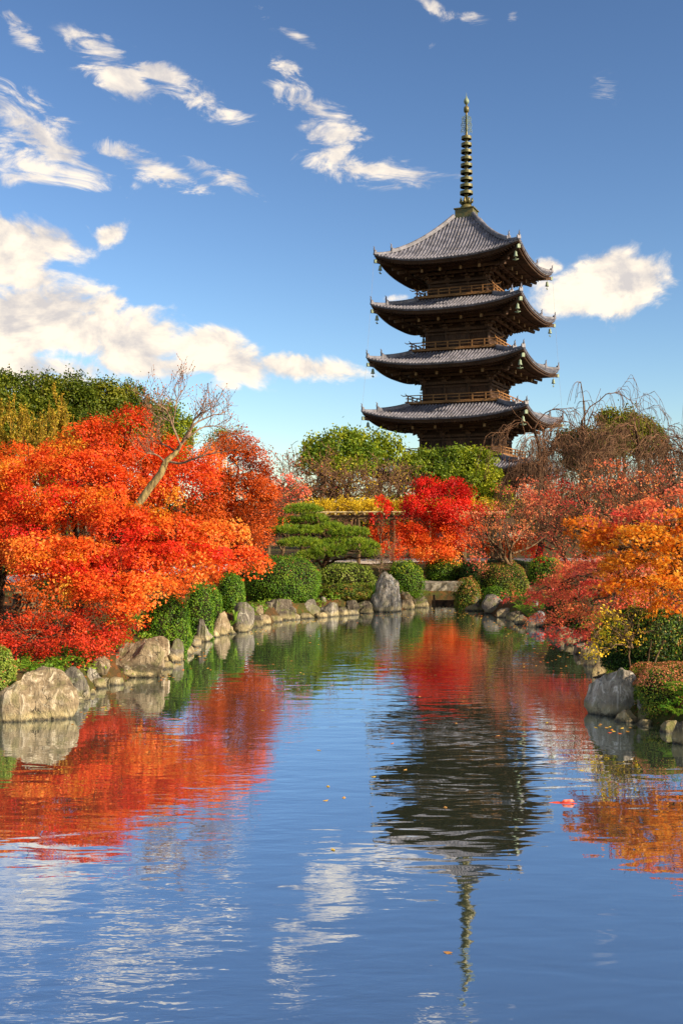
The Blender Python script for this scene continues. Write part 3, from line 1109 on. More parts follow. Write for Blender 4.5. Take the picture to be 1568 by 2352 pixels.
def build_pagoda():
    BX, BY, BZ = 15.3, 125.2, .9
    root = thing('pagoda', 'tall dark timber five-storey pagoda with grey tiled roofs and bronze spire', 'pagoda', (BX, BY, BZ), R(-23.6))
    A = [10.3, 9.85, 9.41, 9.04, 8.74]
    ZE = [x - BZ for x in (8.5, 14.75, 21.1, 27.45, 33.3)]
    Bt = [5.75, 5.5, 5.2, 4.65, 1.12]
    ZT = [x - BZ for x in (10.35, 16.7, 23.0, 29.4, 40.0)]
    BODY = [4.75, 4.35, 4.06, 3.8, 3.5]
    BAL = [None, 6.0, 5.7, 5.35, 4.86]
    UP = [1.1, 1.1, 1.1, 1.1, 1.2]
    tile, wood, dark, warm = M['tile'], M['wood'], M['wood_dark'], M['wood_warm']
    link0 = {}

    def shared(key, mb, smooth=False):
        if key not in link0:
            link0[key] = mb().mesh(key, smooth)
        return link0[key]

    # stone base
    mb = MB()
    mb.box((0, 0, .2), (7.0, 7.0, .35))
    mb.box((0, 0, .65), (6.6, 6.6, .1))
    mb.build('stone_base', M['stone_slab'], root)

    for k in range(5):
        a, ze, b_, zt, body, up = A[k], ZE[k], Bt[k], ZT[k], BODY[k], UP[k]
        top = k == 4
        rise = zt - ze
        pw = 1.45 if top else 1.15

        def zR(x, w):
            t = np.clip((a - w) / (a - b_), 0, 1)
            s_ = np.clip(np.abs(x) / np.maximum(w, .01), 0, 1)
            return ze + rise * t ** pw + up * s_ ** 2.7 * (1 - t) ** 1.6

        def zS(x, w):
            """underside of the eaves at distance w from the axis"""
            t = np.clip((a - w) / (a - body), 0, 1)
            s_ = np.clip(np.abs(x) / np.maximum(w, .01), 0, 1)
            return ze - .42 + .10 * (a - w) + up * s_ ** 2.7 * (1 - t) ** 1.5

        # tiled slopes: one sheet, the four faces
        nt_, ns = 9, 28
        Vs, Fs, o = [], [], 0
        tt = np.linspace(0, 1, nt_)
        ss = np.linspace(-1, 1, ns)
        for f in range(4):
            T, Sg = np.meshgrid(tt, ss, indexing='ij')
            W = a + (b_ - a) * T
            X = Sg * W
            V = np.stack([X, -W, zR(X, W)], -1).reshape(-1, 3)
            idx = np.arange(nt_ * ns).reshape(nt_, ns)
            Vs.append(rot4(V, f))
            Fs.append(np.stack([idx[:-1, :-1], idx[:-1, 1:], idx[1:, 1:], idx[1:, :-1]], -1).reshape(-1, 4) + o)
            o += nt_ * ns
        roof = mesh_uniform('roof', np.concatenate(Vs), 4, tile, root, None, True, np.concatenate(Fs), world=False)
        # rows of round cover tiles
        pitch = .41
        nr = int(a / pitch)
        xs = np.arange(-nr, nr + 1) * pitch
        Vs, Fs, o = [], [], 0
        Pn = 8
        prof = np.array([(-.12, -.02), (-.085, .10), (0, .15), (.085, .10), (.12, -.02)])
        for f in range(4):
            for x in xs:
                if abs(x) > a - .12:
                    continue
                w1 = max(b_, abs(x) + .05)
                W = a + .06 + (w1 - a - .06) * np.linspace(0, 1, Pn)
                z = zR(np.full(Pn, x), np.minimum(W, a))
                V = np.zeros((Pn, 5, 3))
                V[..., 0] = x + prof[None, :, 0]
                V[..., 1] = -W[:, None]
                V[..., 2] = z[:, None] + prof[None, :, 1]
                idx = np.arange(Pn * 5).reshape(Pn, 5)
                Vs.append(rot4(V.reshape(-1, 3), f))
                Fs.append(np.stack([idx[:-1, :-1], idx[:-1, 1:], idx[1:, 1:], idx[1:, :-1]], -1).reshape(-1, 4) + o)
                Fs.append(np.array([[0, 1, 3, 4], [1, 2, 3, 3]])[:1] + o)
                o += Pn * 5
        tag(mesh_uniform('tile_row', np.concatenate(Vs), 4, M['tile_rib'], roof, None, False, np.concatenate(Fs), world=False), kind='stuff')
        # boards along the eave, stepping in and down
        for nm, o1, o2, z1, z2, mt in (('eave_tile_edge', 0.0, .05, .0, -.16, tile), ('eave_board', .10, .12, -.14, -.34, dark), ('eave_lath', .26, .28, -.30, -.46, wood)):
            Vs, Fs, o = [], [], 0
            for f in range(4):
                x = np.linspace(-1, 1, 33)
                rows = []
                for (oo, zz) in ((o1 + .30, z1), (o1, z1), (o2, z2), (o2 + .30, z2)):
                    w = a - oo
                    zz_ = ze + up * np.abs(x) ** 2.7 + zz
                    rows.append(np.stack([x * w, np.full(33, -w), zz_], -1))
                V = np.array(rows)
                idx = np.arange(4 * 33).reshape(4, 33)
                Vs.append(rot4(V.reshape(-1, 3), f))
                Fs.append(np.stack([idx[:-1, :-1], idx[1:, :-1], idx[1:, 1:], idx[:-1, 1:]], -1).reshape(-1, 4) + o)
                o += 4 * 33
            mesh_uniform(nm, np.concatenate(Vs), 4, mt, roof, None, False, np.concatenate(Fs), world=False)
        # ceiling of the eaves and two tiers of rafters
        Vs, Fs, o = [], [], 0
        for f in range(4):
            T, Sg = np.meshgrid(np.linspace(0, 1, 7), ss, indexing='ij')
            W = a - .3 + (body - .2 - a + .3) * T
            X = Sg * W
            V = np.stack([X, -W, zS(X, W) + .02], -1).reshape(-1, 3)
            idx = np.arange(7 * ns).reshape(7, ns)
            Vs.append(rot4(V, f))
            Fs.append(np.stack([idx[:-1, :-1], idx[1:, :-1], idx[1:, 1:], idx[:-1, 1:]], -1).reshape(-1, 4) + o)
            o += 7 * ns
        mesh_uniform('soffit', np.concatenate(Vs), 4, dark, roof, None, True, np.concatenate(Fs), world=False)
        pls = []
        for f in range(4):
            for x in np.arange(-a + .45, a - .44, .34):
                for (w0, drop) in ((a - .28, .10), (a - 1.35, .26)):
                    w1 = max(body, abs(x) + .05)
                    if w1 > w0 - .3:
                        continue
                    W = np.linspace(w0, w1, 4)
                    pl = np.stack([np.full(4, x), -W, zS(np.full(4, x), W) - drop], -1)
                    pls.append(rot4(pl, f))
        pls = np.array(pls)
        V, F = tubes(pls, np.full(pls.shape[:2], .085), 4)
        caps = (np.arange(len(pls))[:, None] * 16 + np.array([3, 2, 1, 0])[None, :])
        tag(mesh_uniform('rafter', V, 4, wood, roof, None, False, np.concatenate([F, caps]), world=False), kind='stuff')
        # hip ridges with horned end tiles, hip rafters with copper caps, bells
        for f in range(4):
            hip = lambda w: (w, -w, float(zR(np.array(w), np.array(w))))
            t_split = a - (a - b_) * (.34 if not top else .22)
            mb = MB()
            mb.sweep([rot4(np.array(hip(w)), f) for w in np.linspace(b_, t_split, 9)], .42, .46)
            mb.build('ridge', tile, roof)
            mb = MB()
            mb.sweep([rot4(np.array(hip(w)), f) for w in np.linspace(t_split - .1, a - .12, 6)], .34, .30)
            mb.build('ridge', tile, roof)
            for w, s_ in ((t_split, 1.0), (a - .1, .85)):
                q = np.array(hip(w))
                d = np.array([.7071, -.7071, 0])
                mb = MB()
                mb.sweep([rot4(q + d * u_ + np.array([0, 0, v_]), f) for u_, v_ in ((-.1, -.02), (.14 * s_, .02))], .5 * s_, .62 * s_)
                mb.tube([rot4(q + d * u_ + np.array([0, 0, v_]), f) for u_, v_ in ((0, .5 * s_), (.1 * s_, .75 * s_), (.06 * s_, .98 * s_), (.2 * s_, 1.15 * s_))],
                        [.15 * s_, .1 * s_, .08 * s_, .03 * s_], 6)
                mb.build('ridge_end_tile', tile, roof)
            mb = MB()
            dd = [(body, float(zS(np.array(body), np.array(body))) - .2), (a - 2.0, float(zS(np.array(a - 2.0), np.array(a - 2.0))) - .28),
                  (a - .15, ze + up - .78)]
            mb.sweep([rot4(np.array([w, -w, z - .2]), f) for w, z in dd], .34, .40)
            mb.build('hip_rafter', wood, roof)
            mb = MB()
            mb.sweep([rot4(np.array([w, -w, ze + up - .78 - .24]), f) for w in (a - .26, a - .08)], .36, .44)
            mb.build('rafter_cap', M['verdigris'], roof)

            def bell():
                m_ = MB()
                m_.lathe([(.02, 0), (.02, -.22), (.10, -.25), (.15, -.32), (.17, -.55), (.24, -.78), (.25, -.82), (.20, -.82)], 12)
                m_.lathe([(.02, -.8), (.02, -1.0), (.05, -1.0), (.05, -1.03), (.02, -1.06)], 6)
                m_.box((0, 0, -1.14), (.34, .03, .05))
                m_.box((0, 0, -1.2), (.16, .03, .05))
                return m_
            o_ = link('wind_bell', shared('bell', bell, True), M['verdigris'], roof)
            o_.location = tuple(rot4(np.array([a - .6, -(a - .6), ze + up - 1.02]), f))
            o_.rotation_euler = (0, 0, f * PI / 2)

        # the storey: planked wall, columns, doors, lattice windows, tie beams, brackets
        z0 = (.75 if k == 0 else ZT[k - 1] + .3)
        zc = ze - 1.55
        mb = MB()
        mb.box((0, 0, (z0 + ze + .3) / 2), (body - .12, body - .12, (ze + .3 - z0) / 2))
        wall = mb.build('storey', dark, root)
        cols = (-1, -.36, .36, 1)
        for f in range(4):
            for ci, cxx in enumerate(cols):
                if ci == 3:
                    continue
                o_ = link('column', shared('column%d' % k, lambda: (lambda m_: (m_.lathe([(.22, 0), (.22, zc - z0)], 12), m_)[1])(MB()), True), wood, wall)
                o_.location = tuple(rot4(np.array([cxx * body, -body, z0]), f))
            bw = body * .36 - .22
            dh = min(2.4, zc - z0 - .45)

            def door():
                m_ = MB()
                m_.box((0, 0, dh / 2), (bw, .06, dh / 2))
                for sx in (-.5, .5):
                    m_.box((sx * bw, -.075, dh / 2), (bw * .46, .015, dh * .46))
                    for q in range(4):
                        m_.box((sx * bw, -.10, dh * (.12 + .25 * q)), (bw * .46, .012, .05))
                return m_
            o_ = link('door', shared('door%d' % k, door), wood, wall)
            o_.location = tuple(rot4(np.array([0, -body + .03, z0 + .05]), f))
            o_.rotation_euler = (0, 0, f * PI / 2)
            ww = body * .32 - .25
            for sx in (-1, 1):
                def win():
                    m_ = MB()
                    m_.box((0, 0, 0), (ww, .04, dh * .3))
                    nb = int(2 * ww / .16)
                    for q in range(nb):
                        m_.box((-ww + .08 + q * 2 * ww / nb, -.07, 0), (.045, .03, dh * .3))
                    m_.box((0, -.06, dh * .32), (ww + .06, .06, .07))
                    m_.box((0, -.06, -dh * .32), (ww + .06, .06, .07))
                    return m_
                o_ = link('window', shared('window%d' % k, win), wood, wall)
                o_.location = tuple(rot4(np.array([sx * body * .68, -body + .04, z0 + dh * .62]), f))
                o_.rotation_euler = (0, 0, f * PI / 2)
            for zz, hh, ex in ((zc - .1, .15, .35), (zc - .55, .10, .2), (z0 + .12, .12, .2)):
                mb = MB()
                mb.box(tuple(rot4(np.array([0, -body - .14, zz]), f)), (body + ex, .1, hh), f * PI / 2)
                mb.build('tie_beam', wood, wall)
            for off_, dz in ((1.05, .72), (2.15, 1.02)):
                mb = MB()
                mb.box(tuple(rot4(np.array([0, -body - off_, zc + dz]), f)), (body + off_ + .5, .13, .15), f * PI / 2)
                mb.build('purlin', wood, wall)

            def bracket():
                m_ = MB()
                m_.box((0, -.05, .12), (.32, .32, .16))
                for st in range(3):
                    m_.box((0, -.35 * (st + 1) + .1, .38 + .32 * st), (.13, .35 * (st + 1) + .2, .11))
                    m_.box((0, -.70 * (st + 1) + .45, .44 + .32 * st), (.82, .12, .11))
                    for sx in (-.7, 0, .7):
                        m_.box((sx, -.70 * (st + 1) + .45, .60 + .32 * st), (.17, .17, .09))
                m_.bar((0, .3, 1.75), (0, -3.05, .74), .22, .34)
                m_.bar((0, .3, 2.15), (0, -3.6, 1.02), .20, .28)
                return m_
            for cxx in (-.36, .36):
                o_ = link('bracket', shared('bracket', bracket), wood, wall)
                o_.location = tuple(rot4(np.array([cxx * body, -body, zc]), f))
                o_.rotation_euler = (0, 0, f * PI / 2)
            for cxx in (-1, 1):
                o_ = link('bracket', shared('bracket', bracket), wood, wall)
                o_.location = tuple(rot4(np.array([cxx * (body - .02), -body, zc]), f))
                o_.rotation_euler = (0, 0, f * PI / 2)

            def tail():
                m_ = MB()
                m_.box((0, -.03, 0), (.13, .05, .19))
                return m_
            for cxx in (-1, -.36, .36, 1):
                o_ = link('beam_end', shared('beam_end', tail), M['end_grain_lit'], wall)
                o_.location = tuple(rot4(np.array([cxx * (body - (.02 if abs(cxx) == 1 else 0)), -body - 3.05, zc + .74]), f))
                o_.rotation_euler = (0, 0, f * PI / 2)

            def corner():
                m_ = MB()
                m_.box((0, -.05, .12), (.34, .34, .16))
                for st in range(3):
                    m_.box((0, -.5 * (st + 1) + .1, .38 + .32 * st), (.14, .5 * (st + 1) + .2, .11))
                    m_.box((0, -1.0 * (st + 1) + .5, .60 + .32 * st), (.2, .2, .09))
                m_.bar((0, .3, 1.8), (0, -4.3, .80), .26, .38)
                m_.bar((0, .3, 2.2), (0, -5.0, 1.15), .24, .32)
                return m_
            o_ = link('bracket', shared('corner_bracket', corner), wood, wall)
            o_.location = tuple(rot4(np.array([body, -body, zc]), f))
            o_.rotation_euler = (0, 0, f * PI / 2 + PI / 4)

        # railed balcony round the upper storeys
        if BAL[k]:
            c = BAL[k]
            zf = ZT[k - 1] + .30
            mb = MB()
            mb.box((0, 0, zf), (c, c, .07))
            bal = mb.build('balcony', warm, root)
            mb = MB()
            mb.box((0, 0, zf - .28), (c - .3, c - .3, .2))
            mb.build('balcony_joists', wood, bal)
            mb = MB()
            mb.box((0, 0, zf - .62), (Bt[k - 1] + .12, Bt[k - 1] + .12, .16))
            mb.build('roof_cap', tile, bal)
            for f in range(4):
                for zz, hh, ex in ((.92, .05, .55), (.58, .04, .18), (.16, .06, .25)):
                    mb = MB()
                    mb.box(tuple(rot4(np.array([0, -c + .12, zf + zz]), f)), (c + ex, .05, hh), f * PI / 2)
                    if zz > .9:
                        for sg in (-1, 1):
                            mb.tube([rot4(np.array([sg * (c + ex - .05), -c + .12, zf + zz]), f), rot4(np.array([sg * (c + ex + .22), -c + .12, zf + zz + .16]), f)], .045, 6)
                    mb.build('rail', warm, bal)
                np_ = 7
                for q in range(np_):
                    o_ = link('post', shared('post', lambda: (lambda m_: (m_.box((0, 0, .46), (.07, .07, .46)), m_)[1])(MB())), warm, bal)
                    o_.location = tuple(rot4(np.array([-c + .12 + q * (2 * c - .24) / np_, -c + .12, zf + .05]), f))
    # spire
    z = ZT[4]
    br = M['bronze']
    mb = MB()
    mb.box((0, 0, z + .45), (1.12, 1.12, .55))
    mb.box((0, 0, z + 1.04), (1.26, 1.26, .06))
    mb.box((0, 0, z - .05), (1.3, 1.3, .12))
    sp = mb.build('spire', br, root)
    zz = z + 1.1
    mb = MB()
    mb.lathe([(.78, 0), (.80, .1), (.74, .35), (.55, .58), (.34, .68), (.30, .78)], 24, (0, 0, zz))
    mb.build('dome', br, sp, True)
    for q in range(8):
        mb = MB()
        an = q * PI / 4
        d = np.array([math.cos(an), math.sin(an), 0])
        mb.tube([d * r_ + np.array([0, 0, zz + h_]) for r_, h_ in ((.28, .72), (.55, .78), (.76, 1.0), (.72, 1.3), (.82, 1.42))], [.14, .2, .18, .1, .03], 6)
        mb.build('petal', br, sp, True)
    mb = MB()
    mb.lathe([(.24, 0), (.20, 4.0), (.16, 9.4), (.13, 10.8), (.10, 13.0)], 12, (0, 0, zz + .5))
    mb.build('shaft', br, sp, True)
    for q in range(9):
        zr = 43.15 - BZ + q * .845
        r_ = .80 - q * .022
        mb = MB()
        mb.lathe([(r_ - .08, -.17), (r_, -.17), (r_, .17), (r_ - .08, .17), (r_ - .08, -.17)], 28, (0, 0, zr))
        for s_ in range(4):
            an = s_ * PI / 4
            mb.box((0, 0, zr), (r_ - .05, .07, .07), an)
        mb.lathe([(.30, -.2), (.34, 0), (.30, .2)], 12, (0, 0, zr))
        mb.build('ring', br, sp, False)
    for q in range(4):
        mb = MB()
        an = q * PI / 2 + .4
        d = np.array([math.cos(an), math.sin(an), 0])
        for (w, h0, h1) in ((.62, 50.5, 52.5), (.44, 50.6, 52.6), (.27, 50.4, 52.7)):
            pts = [d * (w * (1 - .25 * u_ ** 2) + .06 * math.sin(u_ * 16)) + np.array([0, 0, h0 + (h1 - h0) * u_ - BZ]) for u_ in np.linspace(0, 1, 12)]
            mb.tube(pts, .035, 5)
        for u_ in np.linspace(.05, .95, 8):
            zq = 50.5 + 2.0 * u_ - BZ
            mb.tube([np.array([0, 0, zq]), d * .6 + np.array([0, 0, zq + .12])], .025, 4)
        mb.build('flame_panel', M['verdigris'], sp)
    mb = MB()
    mb.lathe([(.1, -.42), (.30, -.3), (.34, 0), (.30, .3), (.1, .42)], 14, (0, 0, 53.4 - BZ))
    mb.build('dragon_wheel', M['bronze'], sp, True)
    mb = MB()
    mb.lathe([(.1, -.4), (.28, -.22), (.33, 0), (.26, .24), (.12, .42), (.03, .7), (.01, 1.1)], 14, (0, 0, 54.4 - BZ))
    mb.build('jewel', M['verdigris'], sp, True)
    # thin cables hanging from roof corner to roof corner
    for f in (1, 3):
        mb = MB()
        for k in range(4, 0, -1):
            p1 = rot4(np.array([A[k] - .05, -A[k] + .05, ZE[k] + UP[k] - .2]), f)
            p2 = rot4(np.array([A[k - 1] - .05, -A[k - 1] + .05, ZE[k - 1] + UP[k - 1]]), f)
            mb.tube([p1, p2], .011, 4)
        mb.build('cable', M['wire'], root)


build_pagoda()


# ------------------------------------------------------------------ pergola, bridge, weir, carp
def build_pergola():
    t = thing('pergola', 'long timber wisteria pergola with bamboo poles laid across its dark beams', 'pergola', (2.2, 58, .9))
    x0, x1 = -3.6, 6.8
    for y in (-1.6, 0, 1.6):
        mb = MB()
        mb.box((0, y, 2.62), ((x1 - x0) / 2, .10, .12))
        mb.build('beam', M['pergola'], t)
        for q in range(6):
            mb = MB()
            mb.tube([(x0 + .4 + q * 1.95, y, -.1), (x0 + .4 + q * 1.95, y, 2.5)], [.10, .085], 8)
            mb.build('post', M['pergola'], t)
    for q in range(20):
        mb = MB()
        xx = x0 + q * (x1 - x0) / 19.5
        mb.tube([(xx, -2.1, 2.79), (xx + .05, 2.1, 2.80)], .045, 6)
        mb.build('cross_pole', M['bamboo'], t)
    for q in range(8):
        mb = MB()
        y = -2.0 + q * .57
        mb.tube([(x0 - .2, y, 2.885), (0, y + .04, 2.90), (x1 + .2, y - .03, 2.88)], .04, 6)
        mb.build('long_pole', M['bamboo'], t)
    for o in t.children:
        pass
    # wisteria still yellow on top of the poles
    w = thing('wisteria', 'yellowing wisteria vine spread over the pergola poles', 'vine', (2.2, 58, .9))
    pads = [(2.2 + x, 58 + RG.uniform(-1.6, 1.6), .9 + 3.25, .9, .8, .30) for x in np.arange(-3.4, 6.6, .8)]
    V, v, _ = foliage(pads, 3.5, .4, .5, 26, .16, LONG, .4, .1, .9)
    tag(mesh_uniform('leaves', V, 4, M['yellow'], w, v), kind='stuff')
    pl = []
    for q in range(40):
        x = RG.uniform(-3.4, 6.4)
        pl.append(curve((2.2 + x, 58 + RG.uniform(-2, 2), 3.85), (2.2 + x + RG.normal() * .8, 58 + RG.uniform(-2, 2), 4.0 + RG.random() * .5), (0, 0, .2), 6, .06))
    pl = np.array(pl)
    V, F = tubes(pl, np.full(pl.shape[:2], .02), 4)
    mesh_uniform('vines', V, 4, M['twig'], w, None, True, F)
    p = MB()
    p.tube([(2.2 - 3.0, 58 - 1.2, .7), (2.2 - 2.9, 58 - 1.0, 2.2), (2.2 - 2.4, 58 - .6, 4.1)], [.09, .08, .05], 7)
    me = p.build('trunk', M['bark'], None)
    me.parent = w
    me.location = (-2.2, -58, -.9)


build_pergola()


def build_bridge():
    t = thing('stone_bridge', 'flat stone slab footbridge over the narrow inlet between clipped bushes', 'bridge', (4.35, 44.5, .2))
    bm = bmesh.new()
    bmesh.ops.create_cube(bm, size=1)
    bmesh.ops.scale(bm, vec=(2.3, 1.3, .34), verts=bm.verts)
    bmesh.ops.subdivide_edges(bm, edges=bm.edges, cuts=6, use_grid_fill=True)
    for v in bm.verts:
        v.co += Vector((.03 * math.sin(v.co.y * 9 + v.co.z * 7), .05 * math.sin(v.co.x * 7 + 1), .018 * math.sin(v.co.x * 5 + v.co.y * 6) + .014 * math.sin(v.co.x * 13)))
    me = bpy.data.meshes.new('slab')
    bm.to_mesh(me)
    bm.free()
    o = link('slab', me, M['stone_slab'], t)
    o.location = (0, 0, .33)
    for sx in (-1, 1):
        mb = MB()
        mb.box((sx * .98, 0, -.15), (.16, .5, .31))
        mb.build('pier', M['stone_slab'], t)
    w = thing('weir', 'dark wooden weir board across the inlet below the stone bridge', 'weir', (4.25, 41.5, -.1))
    mb = MB()
    mb.box((0, 0, .12), (.58, .05, .14))
    mb.build('board', M['bark_dark'], w)
    for sx in (-1, 1):
        mb = MB()
        mb.tube([(sx * .5, -.09, -.2), (sx * .5, -.09, .48)], .05, 7)
        mb.build('stake', M['pergola'], w)


build_bridge()


def build_koi():
    p = P(1305, 1848, 12.75)
    V, F = [], []
    n, m = 16, 10
    for i in range(n):
        u = i / (n - 1)
        r = .055 * math.sin(PI * min(1, u * .92 + .06)) ** .7 * (1 - .55 * u) + .003
        cy = .03 * math.sin(u * 4.5)
        for j in range(m):
            a = 2 * PI * j / m
            V.append((u * .42 - .21, cy + r * .8 * math.cos(a), r * 1.1 * math.sin(a)))
    for i in range(n - 1):
        for j in range(m):
            F.append((i * m + j, i * m + (j + 1) % m, (i + 1) * m + (j + 1) % m, (i + 1) * m + j))
    F.append(tuple(reversed(range(m))))
    b = len(V)
    for i, (x, y, z) in enumerate([(.19, -.028, .012), (.30, -.075, .016), (.27, -.03, .014), (.30, .03, .016), (.19, -.02, -.012), (.30, -.07, -.01), (.27, -.03, -.01), (.30, .03, -.01)]):
        V.append((x, y, z))
    F += [(b, b + 1, b + 2, b + 3), (b + 7, b + 6, b + 5, b + 4), (b, b + 4, b + 5, b + 1), (b + 3, b + 2, b + 6, b + 7)]
    b = len(V)
    V += [(-.06, .0, .05), (.05, .015, .055), (.03, .02, .085), (-.04, .005, .08), (-.06, .008, .05), (.05, .023, .055), (.03, .028, .085), (-.04, .013, .08)]
    F += [(b, b + 1, b + 2, b + 3), (b + 7, b + 6, b + 5, b + 4), (b, b + 3, b + 7, b + 4)]
    me = bpy.data.meshes.new('koi')
    me.from_pydata(V, [], F)
    me.polygons.foreach_set('use_smooth', [True] * len(me.polygons))
    o = link('koi', me, M['koi'])
    o.location = (p[0], 12.75, -.036)
    o.scale = (1.5, 1, 1)
    o.rotation_euler = (0, 0, R(-8))
    tag(o, 'red carp with its back just breaking the pond surface', 'fish')


build_koi()


# ------------------------------------------------------------------ stones round the pond
def build_rocks():
    r = rock
    # left bank, from the near end to the standing stone
    r('huge pale tan boulder with vertical veins at the near end of the left bank', 2, 1563, 182, 1692, 'rock_tan', deep=.7, cuts=1, seed=3, sub=5, taper=.22, flat=.78)
    r('smooth grey boulder pressed against the huge pale veined boulder', 146, 1561, 212, 1642, 'rock_grey', seed=4, taper=.35, cuts=6)
    r('tiny brown stone lying at the water beside the smooth grey boulder', 204, 1614, 226, 1628, 'rock_tan', seed=5, sub=3)
    r('slanted grey-brown rock between smooth grey boulder and leafy green plant', 196, 1562, 244, 1614, 'rock_grey', seed=6, taper=.4, lean=-.3)
    r('half-hidden pale rock among ferns above the slanted grey-brown rock', 216, 1538, 260, 1575, 'rock_tan', zb=.3, seed=7)
    r('low wet stone under the leafy green plant by the water', 252, 1586, 290, 1606, 'rock_grey', seed=40, sub=3)
    r('massive brown boulder with flat face standing in the water below red maple shrub', 264, 1496, 386, 1592, 'rock_tan', deep=.7, seed=8, sub=5, cuts=7, taper=.28)
    r('reddish brown stone sitting behind the top of the massive brown boulder', 354, 1490, 398, 1530, 'rock_tan', zb=.35, seed=9, cuts=6)
    r('squarish grey boulder just past the massive brown boulder', 392, 1496, 430, 1548, 'rock_grey', seed=10, taper=.2)
    r('low pale stone at the foot of the massive brown boulder', 368, 1530, 398, 1564, 'rock_tan', seed=11, taper=.35)
    r('small flat stone at the water past the squarish grey boulder', 426, 1508, 450, 1536, 'rock_grey', seed=12, sub=3)
    r('flat brown stone below the leafy clipped bush on the left bank', 440, 1490, 472, 1510, 'rock_dark', seed=13, sub=3)
    r('leaning grey stone between clipped bush and ochre boulder', 460, 1450, 496, 1504, 'rock_grey', seed=14, taper=.2, lean=-.2)
    r('ochre boulder with mossy foot left of the dark-topped upright boulder', 490, 1432, 538, 1490, 'rock_tan', seed=15, taper=.2)
    r('small pale stone wedged before the dark-topped upright boulder', 526, 1462, 546, 1482, 'rock_tan', seed=16, sub=3)
    r('upright block-like boulder with dark top and pale face', 545, 1410, 594, 1478, 'rock_grey', seed=17, taper=.12, cuts=6)
    r('yellowish stone in the gap beside the upright block-like boulder', 590, 1418, 618, 1462, 'rock_tan', seed=18, zb=.0)
    r('dark pointed slab leaning beside the rounded brown boulder', 604, 1410, 640, 1456, 'rock_dark', seed=19, taper=.6, lean=.5)
    r('rounded dark brown boulder under the big round bush', 628, 1402, 692, 1454, 'rock_dark', seed=20, taper=.25, cuts=5, sub=4)
    r('smooth grey boulder under the right side of the big round bush', 692, 1403, 748, 1446, 'rock_grey', seed=21, taper=.2, cuts=5)
    r('craggy pale grey boulder with a moss patch past the big round bush', 742, 1411, 792, 1446, 'rock_grey', seed=22, taper=.3)
    r('little grey cobble resting on the bank beside the big round bush', 748, 1398, 764, 1413, 'rock_grey', zb=.42, seed=23, sub=3)
    r('narrow upright ochre stone below the low clipped azalea', 790, 1402, 808, 1434, 'rock_tan', seed=24, sub=3, taper=.15)
    r('mossy brown stone below the low clipped azalea', 806, 1406, 842, 1440, 'rock_dark', seed=25)
    r('low moss-covered stone at the foot of the tall standing stone', 838, 1408, 872, 1436, 'rock_dark', seed=26)
    r('tall standing stone with pale streaked tip at the head of the pond', 870, 1339, 938, 1435, 'rock_pale', deep=.75, seed=29, sub=5, taper=.3, lean=-.1, cuts=3, flat=1.0)
    r('plain tan boulder behind the tall standing stone', 930, 1382, 966, 1426, 'rock_tan', seed=28, zb=.0)
    r('dark stone footing left of the stone bridge', 966, 1392, 1000, 1420, 'rock_dark', seed=29)
    # right bank
    r('mossy stone footing right of the stone bridge', 1066, 1394, 1096, 1422, 'rock_dark', seed=30)
    r('pale upright stone before the clipped azalea mounds', 1097, 1386, 1124, 1427, 'rock_grey', seed=31, taper=.3)
    r('squat grey boulder with mossy foot before a small round bush', 1129, 1393, 1177, 1439, 'rock_grey', seed=32, taper=.2, cuts=6)
    r('flat slab lying on the bank behind the squat grey boulder', 1172, 1396, 1206, 1412, 'rock_dark', zb=.35, seed=33, sub=3)
    r('blue-grey boulder at the water under the coral maple branches', 1231, 1432, 1290, 1470, 'rock_blue', seed=34, taper=.3)
    r('small blue-grey stone up the bank under the coral maple branches', 1240, 1405, 1264, 1428, 'rock_blue', zb=.35, seed=35, sub=3)
    r('brownish stone half hidden among the coral maple leaves', 1340, 1410, 1376, 1436, 'rock_tan', zb=.45, seed=36, sub=3)
    r('dark wet stone at the shore below the coral maple', 1296, 1468, 1344, 1498, 'rock_dark', seed=37)
    r('dark wet stone at the shore below the yellow-leaved shrub', 1352, 1494, 1404, 1540, 'rock_dark', seed=38)
    r('great flat-topped grey boulder at the corner of the right bank', 1379, 1562, 1494, 1682, 'rock_pale', deep=.8, seed=47, sub=5, taper=.30, cuts=4, flat=.5)
    r('flat grey stone lying under the pink-topped azalea hedge', 1492, 1627, 1540, 1658, 'rock_grey', zb=.25, seed=41)
    r('rounded mossy stone beside the great flat-topped boulder', 1494, 1652, 1534, 1694, 'rock_dark', seed=42, cuts=5)
    r('smooth grey stone below the fern on the right bank', 1522, 1640, 1586, 1692, 'rock_grey', seed=43, cuts=5)
    r('low tan stone in the water before the great flat-topped boulder', 1441, 1662, 1494, 1694, 'rock_tan', seed=44, taper=.3)
    r('dark jagged stone at the water below the smooth grey stone', 1544, 1688, 1594, 1718, 'rock_dark', seed=45)
    r('dark boulder at the water on the near end of the right bank', 1578, 1688, 1640, 1748, 'rock_dark', seed=46)

